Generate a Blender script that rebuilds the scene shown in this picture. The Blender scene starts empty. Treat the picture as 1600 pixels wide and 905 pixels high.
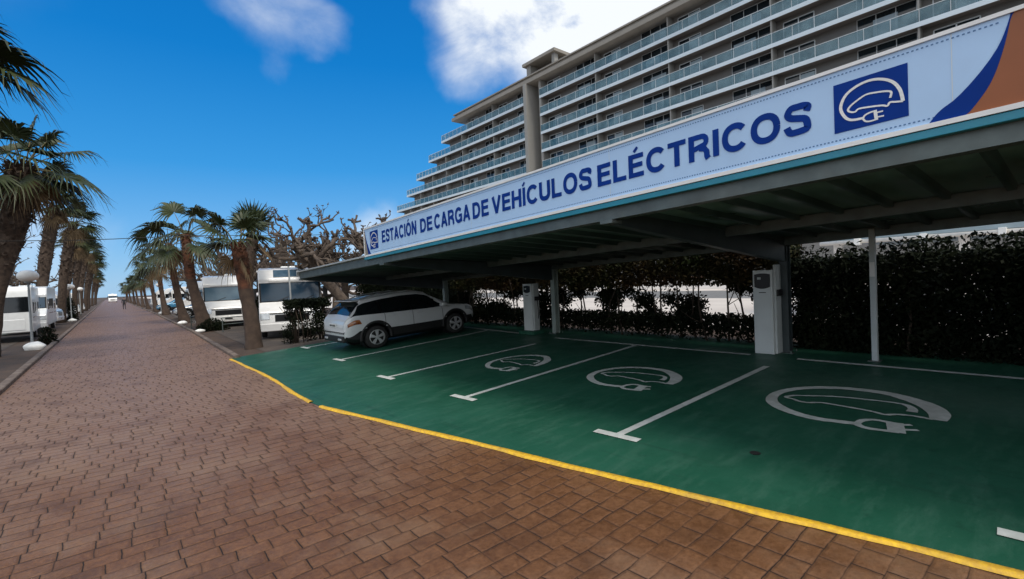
import bpy, bmesh, math, random
import numpy as np
from mathutils import Vector, Matrix
random.seed(7); rng = np.random.default_rng(7)
col = bpy.context.scene.collection
SC = bpy.context.scene
R = math.radians
H = 1.95                       # eye height of the camera

# ------------------------------------------------------------------ camera
YAW, PIT, ROL = R(40.0), R(-1.33), 0.045
fw = Vector((math.sin(YAW)*math.cos(PIT), math.cos(YAW)*math.cos(PIT), math.sin(PIT)))
r0 = Vector((math.cos(YAW), -math.sin(YAW), 0)); u0 = r0.cross(fw)
Rt = math.cos(ROL)*r0 - math.sin(ROL)*u0; Up = math.sin(ROL)*r0 + math.cos(ROL)*u0
cam = bpy.data.cameras.new('camera'); co = bpy.data.objects.new('camera', cam); col.objects.link(co)
M3 = Matrix((Rt, Up, -fw)).transposed().to_4x4(); M3.translation = Vector((0, 0, H)); co.matrix_world = M3
cam.lens = 36*750/1600; cam.sensor_width = 36; cam.clip_start = .05; cam.clip_end = 3000
SC.camera = co
def ray(px, py): return fw + ((px-800)/750)*Rt - ((py-452.5)/750)*Up

# ------------------------------------------------------------------ object helpers
def tag(o, label=None, cat=None, group=None, kind=None):
    if label: o['label'] = label
    if cat: o['category'] = cat
    if group: o['group'] = group
    if kind: o['kind'] = kind
    return o
def thing(name, label, cat, loc=(0, 0, 0), rz=0, group=None):
    o = bpy.data.objects.new(name, None); col.objects.link(o)
    o.location = loc; o.rotation_euler = (0, 0, rz); o.empty_display_size = .2
    return tag(o, label, cat, group)
def copy_tree(o, parent=None):
    kids = [c for c in bpy.data.objects if c.parent == o]
    c = o.copy(); col.objects.link(c)
    if parent: c.parent = parent
    for k in kids: copy_tree(k, c)
    return c

class MB:
    def __init__(s): s.v = []; s.f = []; s.m = []; s.cur = 0
    def add(s, vs, fs):
        b = len(s.v); s.v += [tuple(p) for p in vs]; s.f += [tuple(i+b for i in q) for q in fs]; s.m += [s.cur]*len(fs); return s
    def box(s, x0, x1, y0, y1, z0, z1):
        v = [(x, y, z) for z in (z0, z1) for y in (y0, y1) for x in (x0, x1)]
        return s.add(v, [(0, 2, 3, 1), (4, 5, 7, 6), (0, 1, 5, 4), (2, 6, 7, 3), (0, 4, 6, 2), (1, 3, 7, 5)])
    def obox(s, c, size, mat):
        v = []
        for z in (-.5, .5):
            for y in (-.5, .5):
                for x in (-.5, .5): v.append(Vector(c) + mat @ Vector((x*size[0], y*size[1], z*size[2])))
        return s.add(v, [(0, 2, 3, 1), (4, 5, 7, 6), (0, 1, 5, 4), (2, 6, 7, 3), (0, 4, 6, 2), (1, 3, 7, 5)])
    def tube(s, path, rad, n=8, cap=True):
        P = [Vector(p) for p in path]
        if not hasattr(rad, '__len__'): rad = [rad]*len(P)
        vs = []; fs = []; prev = None
        for i, p in enumerate(P):
            t = (P[min(i+1, len(P)-1)] - P[max(i-1, 0)]).normalized()
            if prev is None: a = t.orthogonal().normalized()
            else:
                a = prev - t*prev.dot(t)
                a = a.normalized() if a.length > 1e-5 else t.orthogonal().normalized()
            prev = a; b = t.cross(a)
            for k in range(n):
                an = 2*math.pi*k/n; vs.append(p + (a*math.cos(an) + b*math.sin(an))*rad[i])
        for i in range(len(P)-1):
            for k in range(n):
                k2 = (k+1) % n; fs.append((i*n+k, i*n+k2, (i+1)*n+k2, (i+1)*n+k))
        if cap: fs += [tuple(range(n))[::-1], tuple((len(P)-1)*n+k for k in range(n))]
        return s.add(vs, fs)
    def prism(s, pts, y0, y1):          # pts (x,z), extruded along y
        n = len(pts); v = [(x, y0, z) for x, z in pts] + [(x, y1, z) for x, z in pts]
        f = [tuple(range(n)), tuple(range(2*n-1, n-1, -1))] + [(i, i+n, (i+1) % n+n, (i+1) % n) for i in range(n)]
        return s.add(v, f)
    def lathe(s, prof, axis='z', n=24, c=(0, 0, 0)):   # prof (r, h)
        vs = []; fs = []; m = len(prof)
        for k in range(n):
            a = 2*math.pi*k/n
            for r_, h in prof:
                if axis == 'z': p = (r_*math.cos(a), r_*math.sin(a), h)
                else: p = (r_*math.cos(a), h, r_*math.sin(a))
                vs.append((p[0]+c[0], p[1]+c[1], p[2]+c[2]))
        for k in range(n):
            for j in range(m-1):
                k2 = (k+1) % n; fs.append((k*m+j, k2*m+j, k2*m+j+1, k*m+j+1))
        return s.add(vs, fs)
    def build(s, name, mats, parent=None, smooth=False, bevel=0, world=True, seg=2, fix=True):
        me = bpy.data.meshes.new(name)
        off = Vector((0, 0, 0))
        if parent is not None and world:
            t = parent
            while t.parent: t = t.parent
            off = t.location
        me.from_pydata([(a-off[0], b-off[1], c-off[2]) for a, b, c in s.v], [], s.f)
        if not isinstance(mats, (list, tuple)): mats = [mats]
        for m in mats: me.materials.append(m)
        if len(mats) > 1: me.polygons.foreach_set('material_index', s.m)
        if fix:
            bm = bmesh.new(); bm.from_mesh(me); bmesh.ops.recalc_face_normals(bm, faces=bm.faces); bm.to_mesh(me); bm.free()
        if smooth: me.polygons.foreach_set('use_smooth', [True]*len(me.polygons))
        o = bpy.data.objects.new(name, me); col.objects.link(o)
        if parent is not None: o.parent = parent
        if bevel:
            b = o.modifiers.new('b', 'BEVEL'); b.width = bevel; b.segments = seg; b.limit_method = 'ANGLE'; b.angle_limit = R(35)
            if smooth is False and seg > 1:
                me.polygons.foreach_set('use_smooth', [True]*len(me.polygons)); b.harden_normals = True
        return o
def npmesh(name, V, F, mats, parent=None, mi=None, smooth=False):
    """V (n,3), F (m,k) arrays"""
    me = bpy.data.meshes.new(name); V = np.asarray(V, dtype=np.float32); F = np.asarray(F, dtype=np.int32)
    me.vertices.add(len(V)); me.vertices.foreach_set('co', V.ravel())
    k = F.shape[1]; me.loops.add(F.size); me.loops.foreach_set('vertex_index', F.ravel())
    me.polygons.add(len(F)); me.polygons.foreach_set('loop_start', np.arange(0, F.size, k, dtype=np.int32))
    try: me.polygons.foreach_set('loop_total', np.full(len(F), k, dtype=np.int32))
    except Exception: pass
    if not isinstance(mats, (list, tuple)): mats = [mats]
    for m in mats: me.materials.append(m)
    if mi is not None: me.polygons.foreach_set('material_index', np.asarray(mi, dtype=np.int32))
    if smooth: me.polygons.foreach_set('use_smooth', [True]*len(F))
    me.update(calc_edges=True); me.validate()
    o = bpy.data.objects.new(name, me); col.objects.link(o)
    if parent is not None: o.parent = parent
    return o

# ------------------------------------------------------------------ materials
def new_mat(name):
    m = bpy.data.materials.new(name); m.use_nodes = True
    return m, m.node_tree, m.node_tree.nodes['Principled BSDF'], m.node_tree.nodes, m.node_tree.links
def mat(name, c, rough=.6, metal=0, var=.15, scale=6, bump=0, bscale=40, spec=.5, c2=None, coat=0, emit=None, alpha=1, detail=4, rv=0, dirt=0):
    m, nt, P, N, L = new_mat(name)
    tc = N.new('ShaderNodeTexCoord'); no = N.new('ShaderNodeTexNoise'); no.inputs['Scale'].default_value = scale
    no.inputs['Detail'].default_value = detail; L.new(tc.outputs['Object'], no.inputs['Vector'])
    mx = N.new('ShaderNodeMix'); mx.data_type = 'RGBA'
    a = c2 if c2 else tuple(max(0, x*(1-var)) for x in c); b = c if c2 else tuple(min(1, x*(1+var)) for x in c)
    mx.inputs[6].default_value = (*a, 1); mx.inputs[7].default_value = (*b, 1)
    mr = N.new('ShaderNodeMapRange'); mr.inputs['From Min'].default_value = .3; mr.inputs['From Max'].default_value = .7
    L.new(no.outputs['Fac'], mr.inputs['Value']); L.new(mr.outputs['Result'], mx.inputs[0])
    out = mx.outputs[2]
    if dirt:
        n3 = N.new('ShaderNodeTexNoise'); n3.inputs['Scale'].default_value = 1.3; n3.inputs['Detail'].default_value = 8; n3.inputs['Roughness'].default_value = .7
        L.new(tc.outputs['Object'], n3.inputs['Vector'])
        m3 = N.new('ShaderNodeMapRange'); m3.inputs['From Min'].default_value = .5; m3.inputs['From Max'].default_value = .75; m3.inputs['To Max'].default_value = dirt
        L.new(n3.outputs['Fac'], m3.inputs['Value'])
        mx3 = N.new('ShaderNodeMix'); mx3.data_type = 'RGBA'; L.new(m3.outputs['Result'], mx3.inputs[0]); L.new(out, mx3.inputs[6]); mx3.inputs[7].default_value = (.16, .13, .1, 1)
        out = mx3.outputs[2]
    L.new(out, P.inputs['Base Color'])
    P.inputs['Roughness'].default_value = rough; P.inputs['Metallic'].default_value = metal
    P.inputs['Specular IOR Level'].default_value = spec; P.inputs['Coat Weight'].default_value = coat; P.inputs['Coat Roughness'].default_value = .06
    if rv:
        mr2 = N.new('ShaderNodeMapRange'); mr2.inputs['From Min'].default_value = .3; mr2.inputs['From Max'].default_value = .7
        mr2.inputs['To Min'].default_value = rough-rv; mr2.inputs['To Max'].default_value = rough+rv
        L.new(no.outputs['Fac'], mr2.inputs['Value']); L.new(mr2.outputs['Result'], P.inputs['Roughness'])
    if bump:
        n2 = N.new('ShaderNodeTexNoise'); n2.inputs['Scale'].default_value = bscale; n2.inputs['Detail'].default_value = 5
        L.new(tc.outputs['Object'], n2.inputs['Vector']); bp = N.new('ShaderNodeBump'); bp.inputs['Strength'].default_value = bump; bp.inputs['Distance'].default_value = .02
        L.new(n2.outputs['Fac'], bp.inputs['Height']); L.new(bp.outputs['Normal'], P.inputs['Normal'])
    if emit: P.inputs['Emission Color'].default_value = (*emit[0], 1); P.inputs['Emission Strength'].default_value = emit[1]
    if alpha < 1: P.inputs['Alpha'].default_value = alpha
    return m

def paver_mat():
    m, nt, P, N, L = new_mat('stamped_paving')
    tc = N.new('ShaderNodeTexCoord')
    def math_(op, a, b=None, c=None, clamp=False):
        n = N.new('ShaderNodeMath'); n.operation = op; n.use_clamp = clamp
        for i, v in enumerate((a, b, c)):
            if v is None: continue
            if isinstance(v, (int, float)): n.inputs[i].default_value = v
            else: L.new(v, n.inputs[i])
        return n.outputs[0]
    def noise(s_, d=6, r=.6):
        n = N.new('ShaderNodeTexNoise'); n.inputs['Scale'].default_value = s_; n.inputs['Detail'].default_value = d; n.inputs['Roughness'].default_value = r
        L.new(tc.outputs['Object'], n.inputs['Vector']); return n
    def rng_(src, a, bb, c=0, d=1, sm=False):
        r = N.new('ShaderNodeMapRange'); r.inputs['From Min'].default_value = a; r.inputs['From Max'].default_value = bb; r.inputs['To Min'].default_value = c; r.inputs['To Max'].default_value = d
        if sm: r.interpolation_type = 'SMOOTHSTEP'
        L.new(src, r.inputs['Value']); return r.outputs['Result']
    def mix(fac, A, B, mode='MIX'):
        x = N.new('ShaderNodeMix'); x.data_type = 'RGBA'; x.blend_type = mode
        if isinstance(fac, float): x.inputs[0].default_value = fac
        else: L.new(fac, x.inputs[0])
        for s_, i in ((A, 6), (B, 7)):
            if isinstance(s_, tuple): x.inputs[i].default_value = (*s_, 1)
            else: L.new(s_, x.inputs[i])
        return x.outputs[2]
    def wn(a, b=None):
        n = N.new('ShaderNodeTexWhiteNoise'); n.noise_dimensions = '2D'; c = N.new('ShaderNodeCombineXYZ'); L.new(a, c.inputs[0])
        if b is not None: L.new(b, c.inputs[1])
        L.new(c.outputs[0], n.inputs['Vector']); return n.outputs['Value']
    RW, RH = .225, .166
    w1 = noise(2.3, 5, .6); w2 = noise(14, 4, .6)
    sp = N.new('ShaderNodeSeparateXYZ'); L.new(tc.outputs['Object'], sp.inputs[0])
    wc = N.new('ShaderNodeSeparateColor'); L.new(w1.outputs['Color'], wc.inputs[0]); wd = N.new('ShaderNodeSeparateColor'); L.new(w2.outputs['Color'], wd.inputs[0])
    X = math_('ADD', sp.outputs[0], math_('ADD', math_('MULTIPLY', wc.outputs[0], .055), math_('MULTIPLY', wd.outputs[0], .007)))
    Y = math_('ADD', sp.outputs[1], math_('ADD', math_('MULTIPLY', wc.outputs[1], .06), math_('MULTIPLY', wd.outputs[1], .006)))
    yr = math_('DIVIDE', Y, RH); row = math_('FLOOR', yr); fy = math_('FRACT', yr)
    xr = math_('ADD', math_('DIVIDE', X, RW), math_('MULTIPLY', wn(row), 3.7)); colm = math_('FLOOR', xr); fx = math_('FRACT', xr)
    dy = math_('MULTIPLY', math_('MINIMUM', fy, math_('SUBTRACT', 1.0, fy)), RH)
    dx = math_('MULTIPLY', math_('MINIMUM', fx, math_('SUBTRACT', 1.0, fx)), RW)
    # each head joint its own strength (index of the joint = round)
    hj = rng_(wn(math_('ROUND', xr), row), .0, .6, .35, 1.0)
    bj = rng_(noise(1.9, 3, .6).outputs['Fac'], .38, .60, .30, 1.0)
    head = math_('MULTIPLY', rng_(dx, .0028, .0062, 1, 0, True), hj); bed = math_('MULTIPLY', rng_(dy, .0022, .0052, 1, 0, True), bj)
    joint = math_('MAXIMUM', head, bed)
    hd2 = math_('MULTIPLY', rng_(dx, .002, .028, 1, 0, True), hj); bd2 = math_('MULTIPLY', rng_(dy, .002, .022, 1, 0, True), math_('ADD', bj, .15))
    soft = math_('MAXIMUM', hd2, bd2)
    tone = wn(colm, row)
    cr = N.new('ShaderNodeValToRGB'); e = cr.color_ramp.elements
    e[0].position = 0; e[0].color = (0.0914, 0.0406, 0.0167, 1); e[1].position = 1; e[1].color = (0.1361, 0.0658, 0.0304, 1)
    x = e.new(.5); x.color = (0.1145, 0.0518, 0.0217, 1); L.new(tone, cr.inputs['Fac'])
    n1 = noise(.45, 7, .65); n2 = noise(13, 9, .8); n3 = noise(38, 5, .7); n4 = noise(1.5, 9, .72); n5 = noise(.9, 6, .6)
    far_sheen = rng_(sp.outputs[1], 2.5, 13.0, -.12, .26, True)  # far paving painted lighter as grazing gloss, near end darker as vignette
    c = mix(rng_(math_('ADD', n1.outputs['Fac'], far_sheen), .36, .66, 0, .95), cr.outputs['Color'], (.235, .160, .118))
    c = mix(rng_(n2.outputs['Fac'], .38, .72, 0, .75), c, (0.2477, 0.1176, 0.0539))
    c = mix(rng_(n3.outputs['Fac'], .46, .72, 0, .65), c, (0.0727, 0.0280, 0.0112))
    c = mix(rng_(n4.outputs['Fac'], .50, .68, 0, .68), c, (0.0641, 0.0280, 0.0124))
    c = mix(rng_(n5.outputs['Fac'], .52, .70, 0, .65), c, (0.2045, 0.1190, 0.0663))
    c = mix(math_('MULTIPLY', soft, .35), c, (0.0684, 0.0280, 0.0124))
    c = mix(joint, c, (0.0130, 0.0077, 0.0050))
    L.new(c, P.inputs['Base Color'])
    rr = rng_(n2.outputs['Fac'], .3, .75, .36, .60)
    L.new(math_('ADD', rr, math_('MULTIPLY', soft, .25)), P.inputs['Roughness'])
    P.inputs['Specular IOR Level'].default_value = .32
    hgt = math_('ADD', math_('MULTIPLY', soft, -1.0), math_('ADD', math_('MULTIPLY', n2.outputs['Fac'], .9), math_('MULTIPLY', tone, .25)))
    bp = N.new('ShaderNodeBump'); bp.inputs['Strength'].default_value = .7; bp.inputs['Distance'].default_value = .008; L.new(hgt, bp.inputs['Height'])
    bp2 = N.new('ShaderNodeBump'); bp2.inputs['Strength'].default_value = .35; bp2.inputs['Distance'].default_value = .004
    L.new(n3.outputs['Fac'], bp2.inputs['Height']); L.new(bp.outputs['Normal'], bp2.inputs['Normal']); L.new(bp2.outputs['Normal'], P.inputs['Normal'])
    return m
def floor_paint():
    m, nt, P, N, L = new_mat('green_floor_paint')
    tc = N.new('ShaderNodeTexCoord')
    def noise(s, d=6, r=.6, sc=None):
        n = N.new('ShaderNodeTexNoise'); n.inputs['Scale'].default_value = s; n.inputs['Detail'].default_value = d; n.inputs['Roughness'].default_value = r
        src = tc.outputs['Object']
        if sc:
            mp = N.new('ShaderNodeMapping'); mp.inputs['Scale'].default_value = sc; mp.inputs['Rotation'].default_value = (0, 0, .5); L.new(src, mp.inputs['Vector']); src = mp.outputs[0]
        L.new(src, n.inputs['Vector']); return n.outputs['Fac']
    def mr(s, a, b, c=0, d=1):
        r = N.new('ShaderNodeMapRange'); r.inputs['From Min'].default_value = a; r.inputs['From Max'].default_value = b; r.inputs['To Min'].default_value = c; r.inputs['To Max'].default_value = d
        L.new(s, r.inputs['Value']); return r.outputs['Result']
    def mix(f, A, B):
        x = N.new('ShaderNodeMix'); x.data_type = 'RGBA'; L.new(f, x.inputs[0])
        for s_, i in ((A, 6), (B, 7)):
            if isinstance(s_, tuple): x.inputs[i].default_value = (*s_, 1)
            else: L.new(s_, x.inputs[i])
        return x.outputs[2]
    c = mix(mr(noise(.5, 6, .6), .35, .65), (.008, .066, .038), (.018, .096, .060))
    c = mix(mr(noise(1.6, 8, .7, (1, 4, 1)), .48, .72, 0, .62), c, (.045, .125, .088))       # chalky swirls
    c = mix(mr(noise(5, 8, .75), .58, .76, 0, .7), c, (.006, .034, .022))
    c = mix(mr(noise(.8, 9, .75, (7, .5, 1)), .56, .70, 0, .45), c, (.010, .035, .026))
    c = mix(mr(noise(17, 6, .8), .68, .74, 0, .8), c, (.02, .03, .024))
    c = mix(mr(noise(60, 3, .6), .66, .8, 0, .5), c, (.09, .16, .12))
    L.new(c, P.inputs['Base Color']); L.new(mr(noise(2.2, 7, .7), .3, .7, .4, .62), P.inputs['Roughness'])
    P.inputs['Specular IOR Level'].default_value = .32
    bp = N.new('ShaderNodeBump'); bp.inputs['Strength'].default_value = .25; bp.inputs['Distance'].default_value = .004
    L.new(noise(70, 4, .6), bp.inputs['Height']); L.new(bp.outputs['Normal'], P.inputs['Normal'])
    return m

M = dict(
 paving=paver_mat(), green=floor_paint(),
 line=mat('white_road_paint', (.62, .64, .62), .6, var=.1, scale=9, c2=(.46, .5, .47), dirt=.35),
 yellow=mat('yellow_paint', (.82, .50, .02), .55, scale=25, c2=(.52, .29, .03), detail=8, dirt=.45, bump=.2),
 earth=mat('brown_earth', (.085, .052, .034), .95, scale=2, c2=(.045, .032, .024), bump=.6, bscale=30, detail=8),
 gravel=mat('grey_gravel_pitch', (.10, .078, .063), .95, scale=1.2, c2=(.05, .04, .034), bump=.6, bscale=60, detail=8),
 kerb=mat('concrete_kerb', (.20, .155, .125), .85, scale=4, c2=(.075, .052, .04), bump=.4, bscale=30, detail=8),
 pale=mat('pale_pavement', (.62, .57, .52), .8, scale=.4, c2=(.52, .47, .43), detail=8),
 asphalt=mat('asphalt', (.17, .17, .17), .85, var=.15, scale=3, bump=.3, bscale=80),
 bark=mat('plane_bark', (.13, .098, .074), .9, scale=7, c2=(.045, .033, .027), bump=.9, bscale=18, detail=8),
 palmbark=mat('palm_bark', (.085, .058, .042), .95, scale=9, c2=(.028, .019, .014), bump=.9, bscale=22, detail=8),
 palmred=mat('red_brown_palm_bark', (.16, .062, .032), .95, scale=6, c2=(.045, .024, .017), bump=.9, bscale=22, detail=8),
 palmgrey=mat('smooth_palm_bark', (.085, .056, .040), .9, scale=4, c2=(.038, .025, .019), bump=.8, bscale=14, detail=8),
 frond=mat('palm_frond_green', (.052, .066, .020), .5, scale=1.4, c2=(.014, .026, .010), spec=.4),
 fronddry=mat('dry_palm_frond', (.22, .15, .08), .8, scale=2, c2=(.12, .08, .04)),
 petiole=mat('palm_petiole', (.13, .13, .04), .6, scale=3, c2=(.15, .09, .04)),
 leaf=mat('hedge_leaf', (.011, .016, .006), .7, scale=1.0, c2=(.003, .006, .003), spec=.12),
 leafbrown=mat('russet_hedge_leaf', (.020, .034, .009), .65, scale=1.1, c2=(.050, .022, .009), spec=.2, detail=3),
 stem=mat('hedge_stem', (.05, .035, .025), .9, scale=6),
 canopysheet=mat('ribbed_sheet_steel', (.17, .25, .215), .36, metal=.5, var=.2, scale=2, dirt=.25, rv=.1),  # green bounce from the floor put into the sheet's base colour
 roofsheet=mat('roof_sheet_top', (.45, .46, .45), .5, metal=.3, var=.1),
 steel=mat('galvanised_steel', (.12, .145, .14), .5, metal=.5, var=.2, scale=5, dirt=.3),
 steeldark=mat('dark_blue_painted_steel', (.035, .05, .055), .5, var=.2, scale=4),
 postgrey=mat('grey_post_paint', (.26, .31, .29), .5, var=.1, scale=4, dirt=.25),
 postwhite=mat('white_painted_post', (.50, .54, .55), .5, var=.08, scale=3, dirt=.2),
 ribdark=mat('dark_green_rib_steel', (.075, .105, .095), .4, metal=.5, var=.2, scale=3),
 signwhite=mat('sign_panel_pale_blue', (.44, .64, .90), .42, var=.035, scale=2.5, dirt=.06),
 signrim=mat('sign_rim', (.80, .80, .78), .35, var=.05),
 navy=mat('sign_navy_blue', (.002, .036, .25), .6, var=.1, scale=3, spec=.12),
 orange=mat('sign_orange', (.30, .085, .02), .45, var=.12, scale=2),
 dots=mat('sign_dash_blue', (.07, .18, .38), .4, var=.05),
 teal=mat('teal_trim', (.02, .24, .34), .4, var=.12, scale=3),
 chwhite=mat('charger_white', (.62, .65, .65), .4, var=.05, scale=3, dirt=.12),
 chgrey=mat('charger_side_grey', (.48, .51, .51), .45, var=.06),
 blackgloss=mat('black_glossy_plastic', (.005, .005, .006), .3, var=.1, spec=.3),
 rubber=mat('black_rubber', (.018, .018, .018), .8, var=.2, scale=20),
 plastic=mat('black_plastic_cladding', (.009, .009, .010), .6, var=.1),
 alloy=mat('alloy_wheel', (.72, .73, .75), .3, metal=.6, var=.08, scale=8),
 glassdark=mat('tinted_car_glass', (.006, .008, .01), .05, var=.1, spec=.6),
 carwhite=mat('white_car_paint', (.60, .62, .64), .3, var=.02, coat=.8, dirt=.04),
 carsilver=mat('silver_car_paint', (.50, .52, .54), .3, metal=.5, var=.03, coat=.8),
 carblue=mat('blue_car_paint', (.05, .22, .38), .3, metal=.2, var=.05, coat=.8),
 tail=mat('orange_tail_light', (.40, .13, .02), .15, scale=9, c2=(.12, .02, .006), coat=1),
 head=mat('headlight_lens', (.55, .58, .6), .08, metal=.4, var=.2, scale=10, coat=1),
 plate=mat('number_plate', (.72, .72, .70), .4, var=.03),
 ink=mat('black_ink', (.02, .02, .02), .5),
 gel=mat('motorhome_white', (.80, .80, .79), .3, var=.03, coat=.4, dirt=.06),
 gelgrey=mat('motorhome_light_grey', (.66, .68, .69), .35, var=.04, coat=.3, dirt=.08),
 screen=mat('windscreen_blue_cover', (.02, .05, .085), .12, scale=.8, c2=(.01, .028, .05), spec=.6),
 screenlight=mat('windscreen_light_blue', (.10, .17, .22), .1, scale=1.5, c2=(.05, .10, .15), spec=.6),
 roofblue=mat('skylight_blue', (.05, .10, .15), .15, var=.2),
 lampwhite=mat('opal_globe', (.82, .82, .80), .3, var=.03),
 lamppost=mat('grey_lamp_post', (.22, .235, .24), .5, var=.15, scale=5),
 stone=mat('whitewashed_stone', (.82, .82, .80), .85, var=.08, scale=6, bump=.6, bscale=8),
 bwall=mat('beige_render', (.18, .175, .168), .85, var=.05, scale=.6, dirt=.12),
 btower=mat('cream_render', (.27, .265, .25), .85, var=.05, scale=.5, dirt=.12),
 bslab=mat('white_slab_edge', (.60, .68, .74), .6, var=.04, scale=.4),
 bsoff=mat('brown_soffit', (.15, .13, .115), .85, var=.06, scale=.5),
 bcorn=mat('stone_cornice', (.26, .24, .21), .8, var=.08, scale=.8),
 bglass=mat('teal_balcony_glass', (.03, .12, .17), .06, scale=.75, c2=(.16, .30, .36), spec=.6, alpha=.5),
 bwin=mat('dark_window_glass', (.012, .02, .026), .08, var=.3, scale=.4, spec=.6),
 bcurt=mat('pale_blue_blind', (.34, .42, .47), .7, var=.15, scale=.7),
 brail=mat('railing_white_metal', (.60, .64, .66), .4, var=.05),
 fasciablue=mat('pale_blue_fascia', (.30, .38, .42), .6, var=.12, scale=.7, dirt=.2),
 pipe=mat('white_gutter_pipe', (.72, .68, .62), .5, var=.1),
 wallwhite=mat('white_garden_wall', (.78, .74, .70), .8, var=.06, scale=.8),
 terracotta=mat('terracotta_coping', (.42, .25, .17), .8, var=.15),
 trouser=mat('dark_trousers', (.02, .022, .03), .9), jacket=mat('dark_jacket', (.03, .03, .035), .9),
 skin=mat('skin', (.45, .27, .2), .6), hair=mat('dark_hair', (.02, .015, .01), .8),
 tarp=mat('dark_green_tarpaulin', (.012, .035, .022), .7, var=.3, scale=5),
 blue=mat('blue_reflection_glass', (.10, .28, .42), .1, var=.2),
)

# ------------------------------------------------------------------ terrain
YE = [(15.66, 2.56), (11.6, 2.62), (9.4, 2.53), (8.6, 2.51), (7.95, 2.55), (7.0, 2.72), (5.04, 3.10), (2.57, 3.55), (1.16, 3.83), (.24, 3.98), (-3, 4.5), (-9, 5.5)]
def xe(y):
    ys = [a for a, b in YE][::-1]; xs = [b for a, b in YE][::-1]
    return float(np.interp(y, ys, xs))
def kr(y): return float(np.interp(y, [15.9, 28, 61, 190, 400], [2.66, 3.02, 3.4, 3.9, 4.2]))
def terr(x, y):
    a = .055*min(max(x-2.5, 0), 7.7)
    t = min(max((20-y)/4, 0), 1); w = t*t*(3-2*t)
    if x <= 10.2: return a*w
    b = min((x-10.2)/1.8, 1)
    return a*w*(1-b) + .42*b
def sheet(name, xs_of_y, ys, m, dz, kind='structure', parent=None):
    V = []; F = []; n = None
    for j, y in enumerate(ys):
        xs = xs_of_y(y); n = len(xs)
        for x in xs: V.append((x, y, terr(x, y)+dz))
    for j in range(len(ys)-1):
        for i in range(n-1): F.append((j*n+i, j*n+i+1, (j+1)*n+i+1, (j+1)*n+i))
    o = npmesh(name, V, F, m, parent)
    if kind and parent is None: o['kind'] = kind
    return o
YS = sorted(set([-40, -20, -9, -3, .24, 1.16, 2.57, 5.04, 7, 7.95, 8.6, 9.4, 11.6, 15.66, 15.9, 28, 61, 120, 190, 400] + [16+i*.5 for i in range(9)] + list(range(-2, 16))))
sheet('ground', lambda y: [-900, -60, -10, 0, 2.5, 3.5, 4.5, 6, 8, 10.2, 11, 12, 60, 900], [-600] + YS + [1500], M['earth'], -.035)
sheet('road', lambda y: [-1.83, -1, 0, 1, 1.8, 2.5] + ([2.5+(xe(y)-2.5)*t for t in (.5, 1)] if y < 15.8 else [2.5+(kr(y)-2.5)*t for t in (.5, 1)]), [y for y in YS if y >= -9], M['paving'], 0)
sheet('camping_pitch_ground', lambda y: [-40, -9, -3.4], [y for y in YS if y >= 20], M['gravel'], -.02)
sheet('camping_pitch_ground', lambda y: [kr(y)+.9, 6, 9.9], [y for y in YS if y >= 15.9], M['gravel'], -.02)
sheet('street_pavement', lambda y: [12, 24.4], YS, M['pale'], .004)
sheet('street', lambda y: [24.4, 33], YS, M['asphalt'], .0)
sheet('building_forecourt', lambda y: [33, 60], YS, M['pale'], .004)
def kerb(name, xf, ys, w, h, m):
    mb = MB(); P = []
    for y in ys:
        x = xf(y); z = terr(x, y); P.append([(x-w/2, y, z-.03), (x-w/2, y, z+h-.015), (x-w/2+.015, y, z+h), (x+w/2-.015, y, z+h), (x+w/2, y, z+h-.015), (x+w/2, y, z-.03)])
    vs = [p for q in P for p in q]; k = 6
    fs = [(j*k+i, j*k+i+1, (j+1)*k+i+1, (j+1)*k+i) for j in range(len(P)-1) for i in range(k-1)]
    fs += [tuple(range(k)), tuple((len(P)-1)*k+i for i in range(k))]
    mb.add(vs, fs); o = mb.build(name, m); o['kind'] = 'structure'; return o
kerb('kerb', lambda y: -1.92, [-9, 0, 5] + [10+i*2 for i in range(30)] + [120, 190, 400], .17, .09, M['kerb'])
kerb('kerb', lambda y: kr(y)+.08, [15.72, 15.9] + [16+i for i in range(12)] + [28, 40, 61, 120, 190, 400], .15, .08, M['kerb'])

# ------------------------------------------------------------------ parking floor and markings
pk = sheet('parking_floor', lambda y: [xe(y)] + [xe(y)+(10.2-xe(y))*t for t in (.25, .5, .75, 1)], [y for y in YS if -9 <= y <= 15.7] + [15.85], M['green'], .004)
def strip(name, a, b, w, m=M['line'], dz=.009, parent=pk):
    a = Vector(a); b = Vector(b); d = (b-a).normalized(); n = Vector((-d.y, d.x))*w/2
    V = []; k = max(2, int((b-a).length/.4))
    for i in range(k+1):
        p = a+(b-a)*i/k
        j = (random.random()-.5)*.006
        for q in (p-n*(1+j*3), p+n*(1+j*3)): V.append((q.x, q.y, .055*max(q.x-2.5, 0)+dz))
    return npmesh(name, V, [(2*i, 2*i+1, 2*i+3, 2*i+2) for i in range(k)], m, parent)
for y0, y1, x1, x0 in ((15.3, 15.4, 9.0, 4.5), (11.99, 11.96, 8.95, 4.32), (8.93, 8.72, 8.0, 4.12), (6.32, 6.36, 8.86, 4.2), (3.44, 3.36, 8.2, 4.34), (.10, .06, 8.6, 4.48)):
    strip('bay_line', (x0, y0), (x1, y1), .095, dz=.009)
    strip('bay_end_bar', (x0-.02, y0+.29), (x0+.02, y0-.29), .11, dz=.013)
strip('back_line', (9.15, 13.5), (8.95, 10.15), .09, dz=.0125); strip('back_line', (8.8, 8.85), (8.9, 3.93), .09, dz=.0125); strip('back_line', (8.9, 3.15), (9.03, -6), .09, dz=.0125)
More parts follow.
